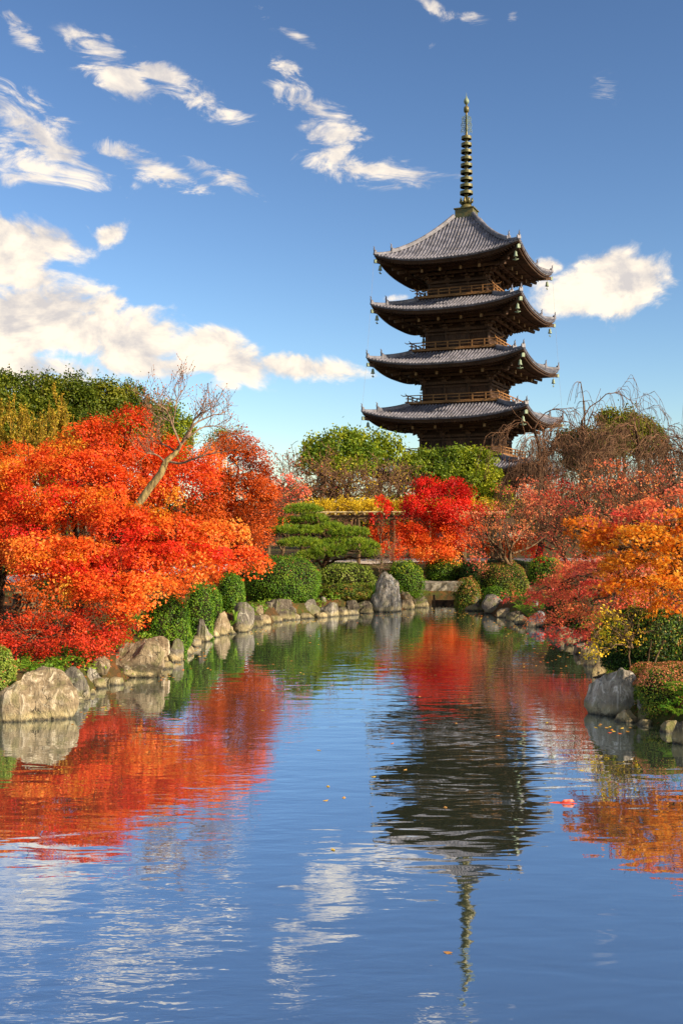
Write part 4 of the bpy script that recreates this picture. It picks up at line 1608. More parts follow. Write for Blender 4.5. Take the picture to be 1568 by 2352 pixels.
    fill = [(232, 1612, 22, 20, 'small stone between the slanted rock and the leafy green plant'), (246, 1604, 18, 14, 'small stone at the water under the fronds of the leafy plant'),
            (388, 1566, 20, 16, 'small stone in the water before the low pale stone'), (410, 1550, 18, 14, 'small stone at the foot of the squarish grey boulder'),
            (440, 1530, 18, 16, 'small stone past the small flat stone on left bank'), (456, 1514, 20, 14, 'small stone before the flat brown stone on left bank'),
            (478, 1502, 16, 12, 'small stone at the foot of the leaning grey stone'), (500, 1492, 18, 13, 'small stone between leaning grey stone and ochre boulder'),
            (540, 1484, 18, 12, 'small stone in the water before the upright block-like boulder'), (566, 1480, 20, 12, 'small wet stone against the face of the upright block-like boulder'),
            (600, 1468, 20, 22, 'small stone below the yellowish stone in the gap'), (618, 1462, 20, 18, 'small stone below the dark pointed slab'),
            (646, 1456, 20, 12, 'small wet stone at the foot of the rounded dark brown boulder'), (690, 1450, 20, 14, 'small stone between the two boulders under the big round bush'),
            (718, 1448, 22, 10, 'small flat stone before the smooth boulder under the round bush'), (752, 1446, 18, 10, 'small stone before the craggy pale grey boulder'),
            (800, 1442, 20, 16, 'small stone at the foot of the narrow upright ochre stone'), (824, 1440, 20, 10, 'small wet stone before the mossy brown stone'),
            (856, 1436, 22, 12, 'small wet stone left of the tall standing stone'), (948, 1426, 26, 20, 'small stone before the plain tan boulder'),
            (984, 1422, 24, 18, 'small stone before the dark left footing of the bridge'), (180, 1648, 22, 14, 'small stone at the water between the two largest near boulders'),
            (1110, 1430, 24, 14, 'small stone between pale upright stone and squat grey boulder'), (1184, 1446, 26, 18, 'small stone just past the squat grey boulder'),
            (1204, 1454, 24, 20, 'small stone below the fern behind the squat grey boulder'), (1222, 1462, 22, 18, 'small stone against the left side of the blue-grey boulder'),
            (1300, 1486, 30, 22, 'small dark stone just past the blue-grey boulder'), (1326, 1496, 28, 18, 'small stone under the lowest coral maple spray'),
            (1344, 1510, 28, 22, 'small stone between the two dark wet shore stones'), (1366, 1532, 26, 22, 'small stone before the dark shore stone under the yellow shrub'),
            (1388, 1560, 26, 26, 'small stone at the shore below the yellow shrub stems'), (1400, 1586, 22, 30, 'small stone behind the great flat-topped boulder'),
            (1510, 1700, 22, 12, 'small stone in the water below the rounded mossy stone'), (1090, 1424, 22, 14, 'small stone before the mossy right footing of the bridge')]
    for k, (x, y, w, h, lab) in enumerate(fill):
        r(lab, x - w * .8, y - h * 1.2, x + w * .8, y + 2, ('rock_dark', 'rock_grey', 'rock_dark', 'rock_tan')[k % 4], seed=60 + k, sub=3, group='small stones wedged along the waterline')


build_rocks()


# ------------------------------------------------------------------ clipped bushes and low plants
def build_bushes():
    bush('bush', 'big round clipped bush flecked with orange on the stone bank', 648, 1275, 1388, 37.2, 87, 'bush', .055, 15000, tops=('azalea_pink', 260, .25), lump=.04, trim=.07)
    bush('bush', 'leafy green bush spilling over the flat brown stone on left bank', 386, 1368, 1472, 26.0, 58, 'bush', .05, 9000, lump=.09)
    bush('bush', 'bright green rounded bush between two maples on the left bank', 458, 1334, 1424, 29.6, 36, 'bush', .05, 6000, lump=.06)
    bush('bush', 'narrow green bush tucked behind the ochre boulder', 492, 1346, 1414, 30.9, 22, 'bush', .05, 3500)
    bush('bush', 'green bush between the narrow bush and the big round bush', 532, 1316, 1390, 33.4, 32, 'bush', .05, 5500, lump=.05)
    bush('bush', 'clipped yellow-green azalea beside the huge pale veined boulder', -2, 1486, 1600, 18.4, 40, 'shrub_light', .035, 9000, tops=('azalea_pink', 160, -.4))
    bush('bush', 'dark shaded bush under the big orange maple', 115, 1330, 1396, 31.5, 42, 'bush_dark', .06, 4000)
    bush('bush', 'low flat clipped azalea below the pale loose shrub', 796, 1340, 1374, 38.4, 58, 'azalea', .05, 6500, deep=.55, sq=2.7)
    bush('shrub', 'loose pale green shrub below the garden pine', 800, 1294, 1350, 40.6, 66, 'shrub_light', .085, 5200, deep=.8, jit=.9, lump=.12, trim=.16, shape=LONG * np.array([1.6, 1]))
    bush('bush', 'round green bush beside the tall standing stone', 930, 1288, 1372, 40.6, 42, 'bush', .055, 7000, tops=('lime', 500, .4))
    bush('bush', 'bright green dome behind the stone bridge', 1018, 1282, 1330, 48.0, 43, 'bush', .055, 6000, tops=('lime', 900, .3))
    bush('bush', 'dark green bush behind the azalea mounds', 1088, 1286, 1326, 47.0, 34, 'bush_dark', .06, 3500)
    bush('bush', 'round azalea mound with reddish top beside the inlet', 1074, 1326, 1394, 39.7, 31, 'azalea', .05, 6000, tops=('azalea_pink', 350, .35))
    bush('bush', 'wide azalea mound with reddish top under the leaning maple trunk', 1156, 1290, 1378, 40.6, 57, 'azalea', .05, 9500, tops=('azalea_pink', 700, .3))
    bush('bush', 'small green bush behind the squat grey boulder', 1133, 1345, 1394, 38.2, 25, 'bush', .05, 3500)
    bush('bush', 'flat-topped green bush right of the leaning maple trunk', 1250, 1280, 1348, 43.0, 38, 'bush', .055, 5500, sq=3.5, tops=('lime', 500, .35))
    bush('bush', 'green bush under the coral maple on the right bank', 1310, 1345, 1412, 31.0, 60, 'bush_dark', .055, 5000, lump=.1)
    bush('bush', 'deep green bush flecked orange beside the yellow-leaved shrub', 1478, 1400, 1535, 20.9, 108, 'bush_dark', .05, 14000, lump=.12, jit=.8, trim=.12, tops=('azalea', 2600, -.2))
    bush('bush', 'azalea hedge with pink top above the great flat-topped boulder', 1560, 1528, 1640, 18.2, 108, 'azalea', .034, 17000, deep=.75, sq=4, tops=('azalea_pink', 3800, .35))
    bush('bush', 'green hedge beyond the gravel path behind the forked maple', 30, 1262, 1334, 47.0, 70, 'bush', .08, 4000)
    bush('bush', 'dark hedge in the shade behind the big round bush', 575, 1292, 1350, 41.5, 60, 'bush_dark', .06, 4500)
    bush('bush', 'low dark shrub behind the dome by the bridge', 1160, 1284, 1318, 52.0, 60, 'bush_dark', .07, 3500)
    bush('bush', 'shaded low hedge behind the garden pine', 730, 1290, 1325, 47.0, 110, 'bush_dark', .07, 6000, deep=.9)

    fern('bright fern above the join of the two largest near boulders', 143, 1530, 20.9, .36)
    fern('small fern between clipped azalea and huge pale boulder', 72, 1538, 19.6, .30)
    fern('fern with long fronds beside the half-hidden pale rock', 212, 1520, 22.1, .42)
    fern('leafy green plant hanging over the water by the low wet stone', 276, 1548, 22.7, .30, 14)
    fern('fern hanging over the smooth grey stone on the right bank', 1562, 1600, 17.4, .45)
    fern('fern at the water by the dark jagged stone', 1556, 1645, 17.0, .28)
    fern('fern clump beside the dark footing of the stone bridge', 962, 1378, 39.4, .5)
    fern('fern in the stones behind the squat grey boulder', 1198, 1404, 33.2, .5)
    fern('fern at the foot of the upright block-like boulder', 528, 1440, 31.3, .34)
    fern('fern under the coral maple near the blue-grey boulder', 1215, 1420, 31.8, .45)

    def tuft(label, x, y, d, h, n=26):
        p = P(x, y, d)
        t = thing('grass_tuft', label, 'grass', tuple(p))
        V = []
        for k in range(n):
            a = RG.random() * 2 * PI
            ln = h * (.6 + .5 * RG.random())
            dr = np.array([math.cos(a), math.sin(a), 0])
            w = np.array([-math.sin(a), math.cos(a), 0]) * .016
            q0, q1, q2 = p + dr * .03, p + dr * ln * .25 + np.array([0, 0, ln * .7]), p + dr * ln * .7 + np.array([0, 0, ln * .75])
            V += [q0 - w, q0 + w, q1 + w, q1 - w, q1 - w, q1 + w, q2 + w * .2, q2 - w * .2]
        tag(mesh_uniform('blades', np.array(V), 4, M['fern'], t, RG.random(2 * n)), kind='stuff')
    tuft('tuft of green iris blades beside the tall standing stone', 858, 1372, 38.3, .75)
    tuft('dry grass tuft at the edge of the great flat-topped boulder', 1366, 1610, 18.8, .35, 16)
    tuft('grass tuft between ochre boulder and upright block-like boulder', 540, 1425, 31.0, .4)


build_bushes()


# ------------------------------------------------------------------ trees
def build_trees():
    F = dict
    # ---- left bank
    leafy_tree('maple_tree', 'large fiery orange-red maple spreading over the left bank', 'tree', (-6.9, 26.8),
               [(50, 1090, 27.4, 90, 45), (165, 1072, 27.2, 90, 52), (255, 1105, 26.6, 70, 52), (40, 1180, 26, 90, 55), (150, 1165, 25.8, 100, 55),
                (270, 1190, 25.4, 100, 50), (380, 1215, 25.2, 90, 45), (470, 1240, 25, 80, 36), (555, 1278, 24.8, 58, 20), (330, 1280, 24.4, 110, 40),
                (440, 1292, 24.4, 85, 28), (200, 1268, 24.4, 110, 40), (90, 1255, 24.6, 90, 36), (235, 1340, 23.4, 100, 30), (130, 1305, 23.8, 85, 24),
                (330, 1338, 23.4, 60, 22), (290, 1392, 23.0, 46, 16), (500, 1215, 25.5, 60, 22)],
               'maple_fire', 'bark_dark', .17, fork=(-6.7, 26.6, 2.2),
               fol=F(per_m2=6.4, cr=.38, flat=.22, per=70, size=.066, up=.55, droop=.35, dens=1.75), twigs=2, twig_len=.7,
               extra=[([(120, 1130, 25.6, 80, 40), (330, 1230, 24.6, 70, 34), (60, 1230, 24.6, 60, 34), (480, 1262, 24.4, 60, 22), (240, 1300, 23.6, 70, 24), (410, 1262, 24.2, 50, 22)], 'maple_scarlet', F(per_m2=2.2, size=.06)),
                      ([(250, 1150, 25.4, 60, 40), (120, 1285, 23.6, 70, 22), (200, 1345, 23.0, 60, 22), (30, 1090, 26.6, 50, 34), (350, 1190, 25, 50, 26)], 'maple_gold', F(per_m2=1.8, size=.06))])
    leafy_tree('maple_tree', 'forked maple with several dark stems at the near left edge', 'tree', (-9.6, 28.6),
               [(-20, 1120, 28.5, 70, 50), (20, 1050, 29, 70, 45), (-20, 1210, 27.5, 70, 45), (40, 1265, 27.6, 60, 26), (-10, 1270, 27, 60, 24)],
               'maple_fire', 'bark_dark', .15, fol=F(per_m2=5, cr=.40, flat=.22, per=60, size=.068, up=.7), stems=3)
    leafy_tree('maple_shrub', 'low red maple shrub behind the near left boulders', 'shrub', (-6.6, 22.4),
               [(45, 1440, 22.4, 75, 32), (130, 1435, 22.2, 80, 34), (220, 1428, 22.6, 80, 34), (285, 1440, 23.0, 45, 30), (60, 1485, 21.2, 70, 22),
                (160, 1480, 21.4, 75, 26), (235, 1472, 22, 60, 26), (10, 1470, 21, 50, 30)],
               'maple_red', 'bark', .05, fork=(-6.4, 22.3, .9), fol=F(per_m2=8, cr=.30, flat=.25, per=50, size=.050, up=.6, dens=1.7), twigs=2, twig_len=.45)
    leafy_tree('maple_tree', 'orange-red maple with upright tufts behind the fiery maple', 'tree', (-9.0, 38.5),
               [(205, 1000, 38, 62, 48), (300, 968, 38, 45, 42), (265, 1035, 38, 90, 50), (375, 1040, 38.5, 62, 48), (420, 1095, 37.6, 80, 55), (320, 1110, 37, 90, 48),
                (140, 1040, 38, 60, 40), (470, 1060, 39, 50, 40)],
               'maple_fire', 'bark_dark', .18, fol=F(per_m2=3.4, cr=.46, flat=.35, per=60, size=.080, up=.55), twig_len=1.1,
               extra=[([(180, 1050, 37.4, 90, 40), (350, 1130, 36.6, 80, 30)], 'maple_gold', F(per_m2=1.2))])
    leafy_tree('maple_tree', 'deep orange rounded maple between the fiery maple and the pine', 'tree', (-4.4, 42.5),
               [(525, 1060, 42, 62, 50), (580, 1062, 42, 46, 52), (540, 1130, 41.6, 85, 55), (480, 1120, 42, 60, 45), (590, 1185, 41, 50, 36), (480, 1175, 41, 75, 36),
                (565, 1230, 39.5, 66, 24), (600, 1120, 42, 40, 40), (540, 1010, 42.4, 48, 24)],
               'maple_deep', 'bark_dark', .17, fol=F(per_m2=3.4, cr=.45, flat=.35, per=60, size=.080, up=.6), twig_len=1.1,
               extra=[([(520, 1008, 43, 50, 26)], 'yellow_green', F(per_m2=2))])
    leafy_tree('maple_tree', 'thin pinkish maple beside the garden pine', 'tree', (-2.6, 46.5),
               [(650, 1110, 46, 40, 32), (640, 1170, 45.6, 46, 26), (690, 1130, 46.5, 36, 20), (610, 1210, 44.5, 46, 22)],
               'maple_coral', 'bark', .09, fol=F(per_m2=1.7, cr=.4, flat=.4, per=24, size=.10, up=.6), twigs=3, twig_len=.9)

    # ---- leaning bare tree with explicit limbs
    def q(x, y, d):
        return P(S(300 + x * .1658), S(880 + y * .1658), d)
    base = (-8.8, 34.2)
    bz = gz1(*base)
    t = thing('bare_tree', 'leaning pale-barked tree nearly bare, rising out of the orange maples', 'tree', (*base, bz))
    tr = np.array([(base[0], base[1], bz - .1), P(235, 1290, 34.1), P(290, 1200, 34), q(190, 1760, 34), q(320, 1570, 34), q(470, 1380, 34), q(540, 1210, 34), q(690, 1080, 34), q(760, 960, 34)])
    V, F_ = tubes(tr[None], np.array([[.2, .17, .15, .135, .125, .12, .10, .075, .05]]), 10)
    mesh_uniform('trunk', V, 4, M['bark_pale'], t, None, True, F_)
    limbs = [[(690, 1080), (740, 980), (690, 850), (620, 690), (600, 600), (540, 480), (330, 340), (100, 230)],
             [(620, 690), (640, 640), (660, 540), (680, 420), (700, 340), (730, 280), (790, 190), (830, 130)],
             [(760, 960), (800, 880), (870, 780), (910, 700), (930, 620), (1010, 550), (1130, 490), (1300, 400)],
             [(760, 960), (860, 850), (910, 720), (980, 660), (1080, 610), (1200, 560), (1320, 540), (1440, 480)],
             [(600, 1220), (720, 1245), (800, 1230), (900, 1190), (1010, 1155), (1150, 1110), (1300, 1090), (1560, 1040)],
             [(690, 1090), (650, 1060), (580, 1010), (490, 970), (460, 930), (440, 900), (425, 885), (410, 860)],
             [(520, 1230), (490, 1190), (440, 1140), (400, 1120), (370, 1105), (330, 1100), (300, 1098), (270, 1105)],
             [(840, 880), (920, 820), (1000, 760), (1080, 725), (1170, 712), (1260, 716), (1330, 730), (1400, 760)],
             [(640, 680), (600, 650), (560, 630), (510, 610), (450, 600), (410, 580), (370, 545), (330, 520)]]
    pl = np.array([[q(x, y, 34 + .25 * i * (1 if k % 2 else -1) * .5) for i, (x, y) in enumerate(l)] for k, l in enumerate(limbs)])
    rd = np.array([np.linspace(.05 if k in (0, 2, 3, 4) else .035, .010, 8) for k in range(len(limbs))])
    parts = [tubes(pl, rd, 6)]
    a, ra = grow(pl, rd, 9, .75, .8, .35, .18, 6, .35, .3, .6, .006)
    parts.append(tubes(a, ra, 4))
    a2, ra2 = grow(a, ra, 6, .42, .9, .3, .2, 4, .2, .4, .6, .005)
    parts.append(tubes(a2, ra2, 3))
    V, F_ = merge(parts)
    mesh_uniform('branches', V, 4, M['bark_grey'], t, None, True, F_)
    tips = a2[:, 1:].reshape(-1, 3)
    tips = tips[RG.random(len(tips)) < .9]
    V = leaves_at(tips, RG.normal(size=tips.shape), .065)
    tag(mesh_uniform('crown', V, 4, M['litter'], t, RG.random(len(tips))), kind='stuff')

    # ---- evergreens far left
    ev = dict(per_m2=1.0, cr=.85, flat=.75, per=90, size=.20, up=.35, droop=.3, jit=.9, shell=.75)
    for lab, bx, rows in (
        ('dark evergreen with a broad crown cut off by the left picture edge', -29.5, [(5, 915, 84, 55, 55), (20, 960, 83, 60, 50), (-20, 980, 83, 60, 60)]),
        ('tallest dark evergreen behind the straw-coloured shrubs', -25.0, [(85, 888, 86, 36, 34), (105, 920, 86, 52, 48), (90, 965, 85, 60, 50), (120, 1010, 84, 70, 50)]),
        ('dark evergreen with twin crowns beside the tallest evergreen', -22.0, [(155, 895, 87, 34, 34), (175, 935, 86, 46, 50), (185, 985, 85, 60, 50), (205, 920, 88, 32, 36)]),
        ('rounded evergreen right of the twin-crowned evergreen', -19.6, [(240, 915, 88, 40, 38), (255, 955, 88, 52, 46), (262, 1000, 87, 60, 46)]),
        ('evergreen sloping down behind the leaning bare tree', -17.0, [(295, 925, 90, 36, 42), (330, 962, 90, 42, 40), (320, 1010, 89, 60, 46)]),
        ('yellowish evergreen lowest of the left treetops', -14.6, [(375, 968, 92, 38, 38), (405, 990, 92, 34, 44), (380, 1030, 91, 60, 44)])):
        leafy_tree('evergreen_tree', lab, 'tree', (bx * 1.0, rows[0][2]), rows, 'yellow_green' if 'yellowish' in lab else 'evergreen', 'bark_dark', .4, fol=ev, twigs=1, twig_len=2.5,
                   group='evergreens beyond the garden', limb_every=1)
    # ---- straw coloured wispy shrubs far left
    for lab, bx, by, top, mt in (('tall straw-yellow wispy shrub at the left picture edge', -17.8, 52, P(20, 900, 52), 'bark_straw'),
                                 ('straw-yellow wispy shrub before the twin-crowned evergreen', -14.6, 52, P(120, 918, 52), 'bark_straw'),
                                 ('broad straw-yellow wispy shrub between two taller wispy shrubs', -16.0, 50, P(75, 925, 50), 'bark_straw'),
                                 ('brown leafless shrub between straw-yellow shrub and orange maple', -11.9, 49, P(215, 970, 49), 'twig')):
        bare_tree('shrub', lab, (bx, by), top, mt, .10, ((9, -.55), (6, -.5), (5, -.5), (3, -.5)), .55, .45, .14, cat='shrub',
                  leaf=(('twig_yellow' if mt == 'bark_straw' else 'litter'), 11000 if mt == 'bark_straw' else 1200, .11), fork_t=.08, rmin=.012)

    # ---- middle distance
    ev2 = dict(per_m2=.95, cr=.85, flat=.7, per=40, size=.26, up=.35, droop=.3, jit=.9, shell=.6)
    leafy_tree('broadleaf_tree', 'yellow-green tree with domed crown left of the pagoda', 'tree', (-1.0, 96),
               [(735, 1030, 95, 44, 30), (790, 1012, 95, 52, 22), (770, 1045, 94, 70, 26), (835, 1040, 94, 40, 30), (720, 1062, 93, 40, 22), (800, 1072, 93, 60, 20)], 'yellow_green', 'bark_dark', .35, fol=ev2, twigs=1, twig_len=2.2)
    leafy_tree('broadleaf_tree', 'green round-crowned tree touching the pagoda eaves', 'tree', (3.8, 99),
               [(855, 1012, 98, 30, 22), (888, 1030, 98, 32, 28), (870, 1045, 97, 40, 22)], 'lime', 'bark_dark', .3, fol=dict(ev2, per_m2=.8), twigs=1, twig_len=2)
    for lab, bx, by, top, b2 in (('brown leafless cherry with dark forked trunk behind the pergola', 1.2, 66, P(800, 1046, 66), 8),
                                 ('brown leafless cherry left of the forked cherry behind the pergola', -2.6, 67, P(705, 1046, 67), 8),
                                 ('brown leafless cherry before the lowest pagoda roof', 3.8, 69, P(880, 1046, 69), 8),
                                 ('slender leafless tree beside the deep orange maple', -4.7, 64, P(640, 1042, 64), 7)):
        bare_tree('cherry_tree', lab, (bx, by), top, 'bark', .20, ((b2, -.75), (6, -.6), (6, -.5), (4, -.45)), .95, .10, .18, fork_t=.2, rmin=.018,
                  leaf=('yellow' if 'slender' not in lab else 'maple_coral', 500, .14), twig_mat='twig')
    leafy_tree('broadleaf_tree', 'lime-green broad tree in front of the pagoda', 'tree', (8.0, 78),
               [(965, 1062, 78, 50, 32), (1030, 1052, 78, 60, 30), (1092, 1060, 78, 48, 34), (945, 1100, 77, 46, 36), (1030, 1105, 76.6, 72, 36), (1110, 1105, 77, 46, 40),
                (990, 1085, 76.5, 50, 30), (1140, 1150, 76, 40, 34)],
               'lime', 'bark_dark', .3, fol=dict(per_m2=1.5, cr=.6, flat=.6, per=44, size=.19, up=.4, droop=.3, jit=.8, shell=.55), twigs=2, twig_len=1.6)
    leafy_tree('maple_tree', 'vivid scarlet maple in front of the lime-green tree', 'tree', (6.1, 49.6),
               [(985, 1118, 49, 40, 22), (1040, 1122, 49, 30, 28), (1068, 1140, 49, 24, 26), (960, 1160, 48.6, 50, 28), (1030, 1170, 48.4, 62, 32)],
               'maple_scarlet', 'bark', .13, fol=F(per_m2=4.2, cr=.36, flat=.5, per=52, size=.082, up=.45), twig_len=.8,
               extra=[([(935, 1222, 48.2, 50, 26), (1005, 1235, 48, 66, 32), (1070, 1225, 48, 46, 36), (905, 1262, 47.6, 40, 18), (1000, 1270, 47.6, 62, 18)], 'maple_fire', F(per_m2=3.2)),
                      ([(960, 1200, 48.5, 60, 22), (1040, 1200, 48.2, 60, 22), (1090, 1165, 48.5, 26, 24)], 'maple_red', F(per_m2=2.2))])
    leafy_tree('maple_tree', 'small red maple sprig standing before the pergola', 'tree', (2.0, 52),
               [(872, 1150, 52, 18, 14), (885, 1168, 52, 22, 12), (862, 1185, 52, 16, 10)], 'maple_scarlet', 'bark', .05,
               fol=F(per_m2=4, cr=.26, flat=.5, per=26, size=.10, up=.5), twig_len=.5)
    leafy_tree('maple_tree', 'orange maple glowing low behind the pergola posts', 'tree', (4.0, 63.5),
               [(880, 1225, 63.5, 50, 22), (960, 1230, 63, 50, 22), (1060, 1250, 63, 60, 24), (1150, 1255, 63, 60, 22), (1210, 1240, 63, 40, 24)], 'maple_fire', 'bark', .1,
               fol=F(per_m2=2.0, cr=.45, flat=.5, per=30, size=.13, up=.5), twig_len=.8)

    # ---- garden pine
    bx, by = -.55, 43.6
    bz = gz1(bx, by)
    t = thing('pine_tree', 'cloud-pruned garden pine with tiered green pads', 'tree', (bx, by, bz))
    rows = [(695, 1176, 44, 46, 16), (720, 1196, 43.8, 34, 12), (662, 1200, 44, 30, 10), (680, 1222, 43.6, 62, 13), (755, 1215, 43.8, 36, 12), (800, 1228, 43.4, 48, 15), (690, 1252, 43, 52, 14),
            (752, 1272, 42.4, 46, 20), (825, 1258, 42.6, 46, 19), (712, 1282, 42.4, 34, 14), (775, 1250, 43.2, 40, 13), (850, 1275, 42.6, 26, 14)]
    pads = px_pads(rows)
    stem = np.array([(bx, by, bz - .1), (bx - .2, by, bz + .7), (bx + .1, by + .1, bz + 1.5), (bx - .3, by, bz + 2.2), (bx - .6, by + .1, pads[0][2])])
    V, F_ = tubes(stem[None], np.array([[.19, .15, .13, .10, .05]]), 9)
    mesh_uniform('trunk', V, 4, M['bark_dark'], t, None, True, F_)
    pl = []
    for p in pads:
        zf = min(max((p[2] - .35 - bz) / (pads[0][2] - bz), .15), .9)
        s0 = stem[min(3, int(zf * 4))] + (stem[min(4, int(zf * 4) + 1)] - stem[min(3, int(zf * 4))]) * (zf * 4 - int(zf * 4))
        pl.append(curve(s0, (p[0], p[1], p[2] - p[5] * .5), (0, 0, .1), 8, .05))
    pl = np.array(pl)
    rd = np.tile(np.linspace(.06, .02, 8), (len(pl), 1))
    a, ra = grow(pl, rd, 7, .5, 1.0, .1, .2, 4, .4)
    V, F_ = merge([tubes(pl, rd, 6), tubes(a, ra, 3)])
    mesh_uniform('branches', V, 4, M['bark_dark'], t, None, True, F_)
    Vn, vn = [], []
    for p in pads:
        n = int(PI * p[3] * p[4] * 95)
        d = rdir(n)
        d[:, 2] = np.abs(d[:, 2]) * np.where(RG.random(n) < .8, 1, -.35)
        c = np.array(p[:3]) + d * np.array(p[3:6]) * (.75 + .28 * RG.random((n, 1)))
        m = 15
        dr = unit(np.repeat(unit(d * .45 + np.array([0, 0, .8])), m, 0) + RG.normal(size=(n * m, 3)) * .55)
        ln = .13 + .07 * RG.random((n * m, 1))
        w = unit(np.cross(dr, rdir(n * m))) * .0085
        c0 = np.repeat(c, m, 0)
        Vn.append(np.stack([c0 - w, c0 + w, c0 + dr * ln + w * .4, c0 + dr * ln - w * .4], 1).reshape(-1, 3))
        vn.append(np.clip(np.repeat(RG.random(n), m) * .6 + RG.random(n * m) * .4, 0, 1))
    tag(mesh_uniform('needles', np.concatenate(Vn), 4, M['pine'], t, np.concatenate(vn)), kind='stuff')
    leafy_tree('thin_shrub', 'leafless thin shrub with upright stems before the garden pine', 'shrub', (1.55, 40.6),
               [(868, 1300, 40.6, 26, 40), (890, 1275, 40.6, 30, 30)], 'shrub_light', 'bark_grey', .03, fork=(1.5, 40.6, 1.0), fol=F(per_m2=1, cr=.25, flat=.5, per=8, size=.06), twigs=3, twig_len=.55, stems=3)

    # ---- right bank: leaning maple with explicit limbs
    def g(x, y, d):
        return P(S(1040 + x * .2296), S(1260 + y * .2296), d)
    b0 = g(830, 490, 40.8)
    bz = gz1(b0[0], 40.8)
    t = thing('maple_tree', 'sparse pinkish maple with a leaning forked trunk behind the azalea mounds', 'tree', (b0[0] + .25, 40.8, bz))
    tr = np.array([(b0[0] + .3, 40.8, bz - .1), g(800, 460, 40.7), g(745, 380, 40.6), g(710, 330, 40.5), g(680, 285, 40.4)])
    V, F_ = tubes(tr[None], np.array([[.20, .155, .14, .13, .11]]), 10)
    mesh_uniform('trunk', V, 4, M['bark'], t, None, True, F_)
    lim = [[(680, 290), (672, 230), (668, 170), (680, 120), (690, 80), (700, 30), (705, -40), (690, -160)],
           [(680, 290), (640, 270), (590, 240), (540, 215), (450, 195), (360, 160), (300, 130), (230, 70)],
           [(680, 290), (650, 260), (620, 210), (595, 170), (560, 110), (520, 70), (470, 20), (410, -60)],
           [(695, 160), (740, 150), (800, 130), (850, 110), (890, 90), (940, 60), (990, 20), (1040, -20)],
           [(450, 195), (420, 170), (400, 130), (405, 90), (400, 50), (380, 10), (360, -40), (330, -100)],
           [(690, 80), (730, 40), (760, 0), (800, -60), (840, -110), (880, -150), (920, -190), (960, -240)]]
    pl = np.array([[g(x, y, 40.4 + (i * .16 if k % 2 else -i * .12)) for i, (x, y) in enumerate(l)] for k, l in enumerate(lim)])
    rd = np.array([np.linspace(.09 if k < 3 else .05, .02, 8) for k in range(len(lim))])
    a, ra = grow(pl, rd, 7, .9, .8, .3, .15, 6, .25, .3, .6, .008)
    a2, ra2 = grow(a, ra, 5, .55, .9, .2, .2, 5, .2, .3, .6, .006)
    V, F_ = merge([tubes(pl, rd, 6), tubes(a, ra, 4), tubes(a2, ra2, 3)])
    mesh_uniform('branches', V, 4, M['bark'], t, None, True, F_)
    V, v, _ = foliage(px_pads([(1105, 1190, 40.4, 55, 42), (1170, 1150, 40.8, 62, 45), (1235, 1180, 41.4, 54, 50), (1095, 1250, 40, 48, 26), (1175, 1220, 40.2, 62, 36), (1240, 1120, 42, 54, 40), (1080, 1285, 39.6, 40, 14)]),
                      2.1, .4, .45, 26, .075, RHOMB, .5, .2, .7, dens=1.5)
    tag(mesh_uniform('crown', V, 4, M['maple_pink'], t, v), kind='stuff')

    sp = F(per_m2=2.5, cr=.38, flat=.4, per=24, size=.070, up=.55, droop=.25, dens=1.25)
    leafy_tree('maple_tree', 'pink and orange thinning maple behind the golden maple', 'tree', (10.2, 34.5),
               [(1310, 1135, 35, 66, 45), (1395, 1105, 34.5, 70, 48), (1480, 1120, 33.5, 80, 55), (1345, 1195, 33.5, 72, 38), (1275, 1235, 34.5, 62, 40), (1440, 1185, 32.5, 70, 40), (1550, 1110, 33, 60, 60),
                (1350, 1260, 32.5, 70, 36), (1270, 1170, 36, 50, 40)],
               'maple_pink', 'bark', .17, fol=sp, twigs=3, twig_len=1.0, fork=(9.8, 34.2, 2.4), limb_r=.45, twig_n=6,
               extra=[([(1390, 1085, 33.6, 60, 30), (1460, 1110, 32.6, 60, 30), (1340, 1170, 33, 60, 30)], 'maple_coral', F(per_m2=1.5)), ([(1290, 1120, 34.4, 40, 24), (1250, 1270, 35, 46, 18)], 'maple_scarlet', F(per_m2=1.6))])
    leafy_tree('maple_tree', 'golden orange maple overhanging the near right bank', 'tree', (8.3, 21.8),
               [(1400, 1225, 21.8, 58, 24), (1475, 1235, 21, 78, 34), (1550, 1280, 20.4, 60, 55), (1450, 1295, 21, 76, 30), (1365, 1245, 22.4, 50, 20), (1525, 1360, 19.8, 62, 42), (1440, 1345, 20.4, 60, 24),
                (1335, 1205, 23, 40, 16), (1560, 1200, 21, 50, 40)],
               'maple_gold', 'bark_dark', .15, fork=(8.0, 21.6, 2.2), fol=F(per_m2=7.5, cr=.30, flat=.25, per=30, size=.078, shape=STAR5, up=.65, droop=.3), twigs=2, twig_len=.6,
               extra=[([(1420, 1190, 22, 80, 30), (1500, 1170, 22, 70, 36), (1380, 1310, 21.6, 66, 24), (1560, 1150, 22, 40, 40)], 'maple_coral', F(per_m2=3.2))])
    leafy_tree('maple_tree', 'coral red maple with low branches reaching over the water', 'tree', (7.9, 26.8),
               [(1215, 1372, 28, 52, 15), (1290, 1362, 27.4, 66, 20), (1375, 1350, 26.4, 62, 26), (1255, 1418, 27, 44, 13), (1335, 1405, 26, 68, 20), (1400, 1400, 25, 46, 24), (1310, 1452, 25.4, 66, 14),
                (1385, 1440, 24.8, 46, 20), (1320, 1310, 28, 66, 26), (1400, 1300, 27, 66, 26), (1270, 1340, 28.4, 46, 18), (1440, 1370, 25, 50, 30)],
               'maple_coral', 'bark', .12, fork=(7.6, 26.8, 1.9), fol=F(per_m2=6.0, cr=.34, flat=.2, per=34, size=.066, shape=STAR3, up=.75, droop=.3), twigs=2, twig_len=.6)
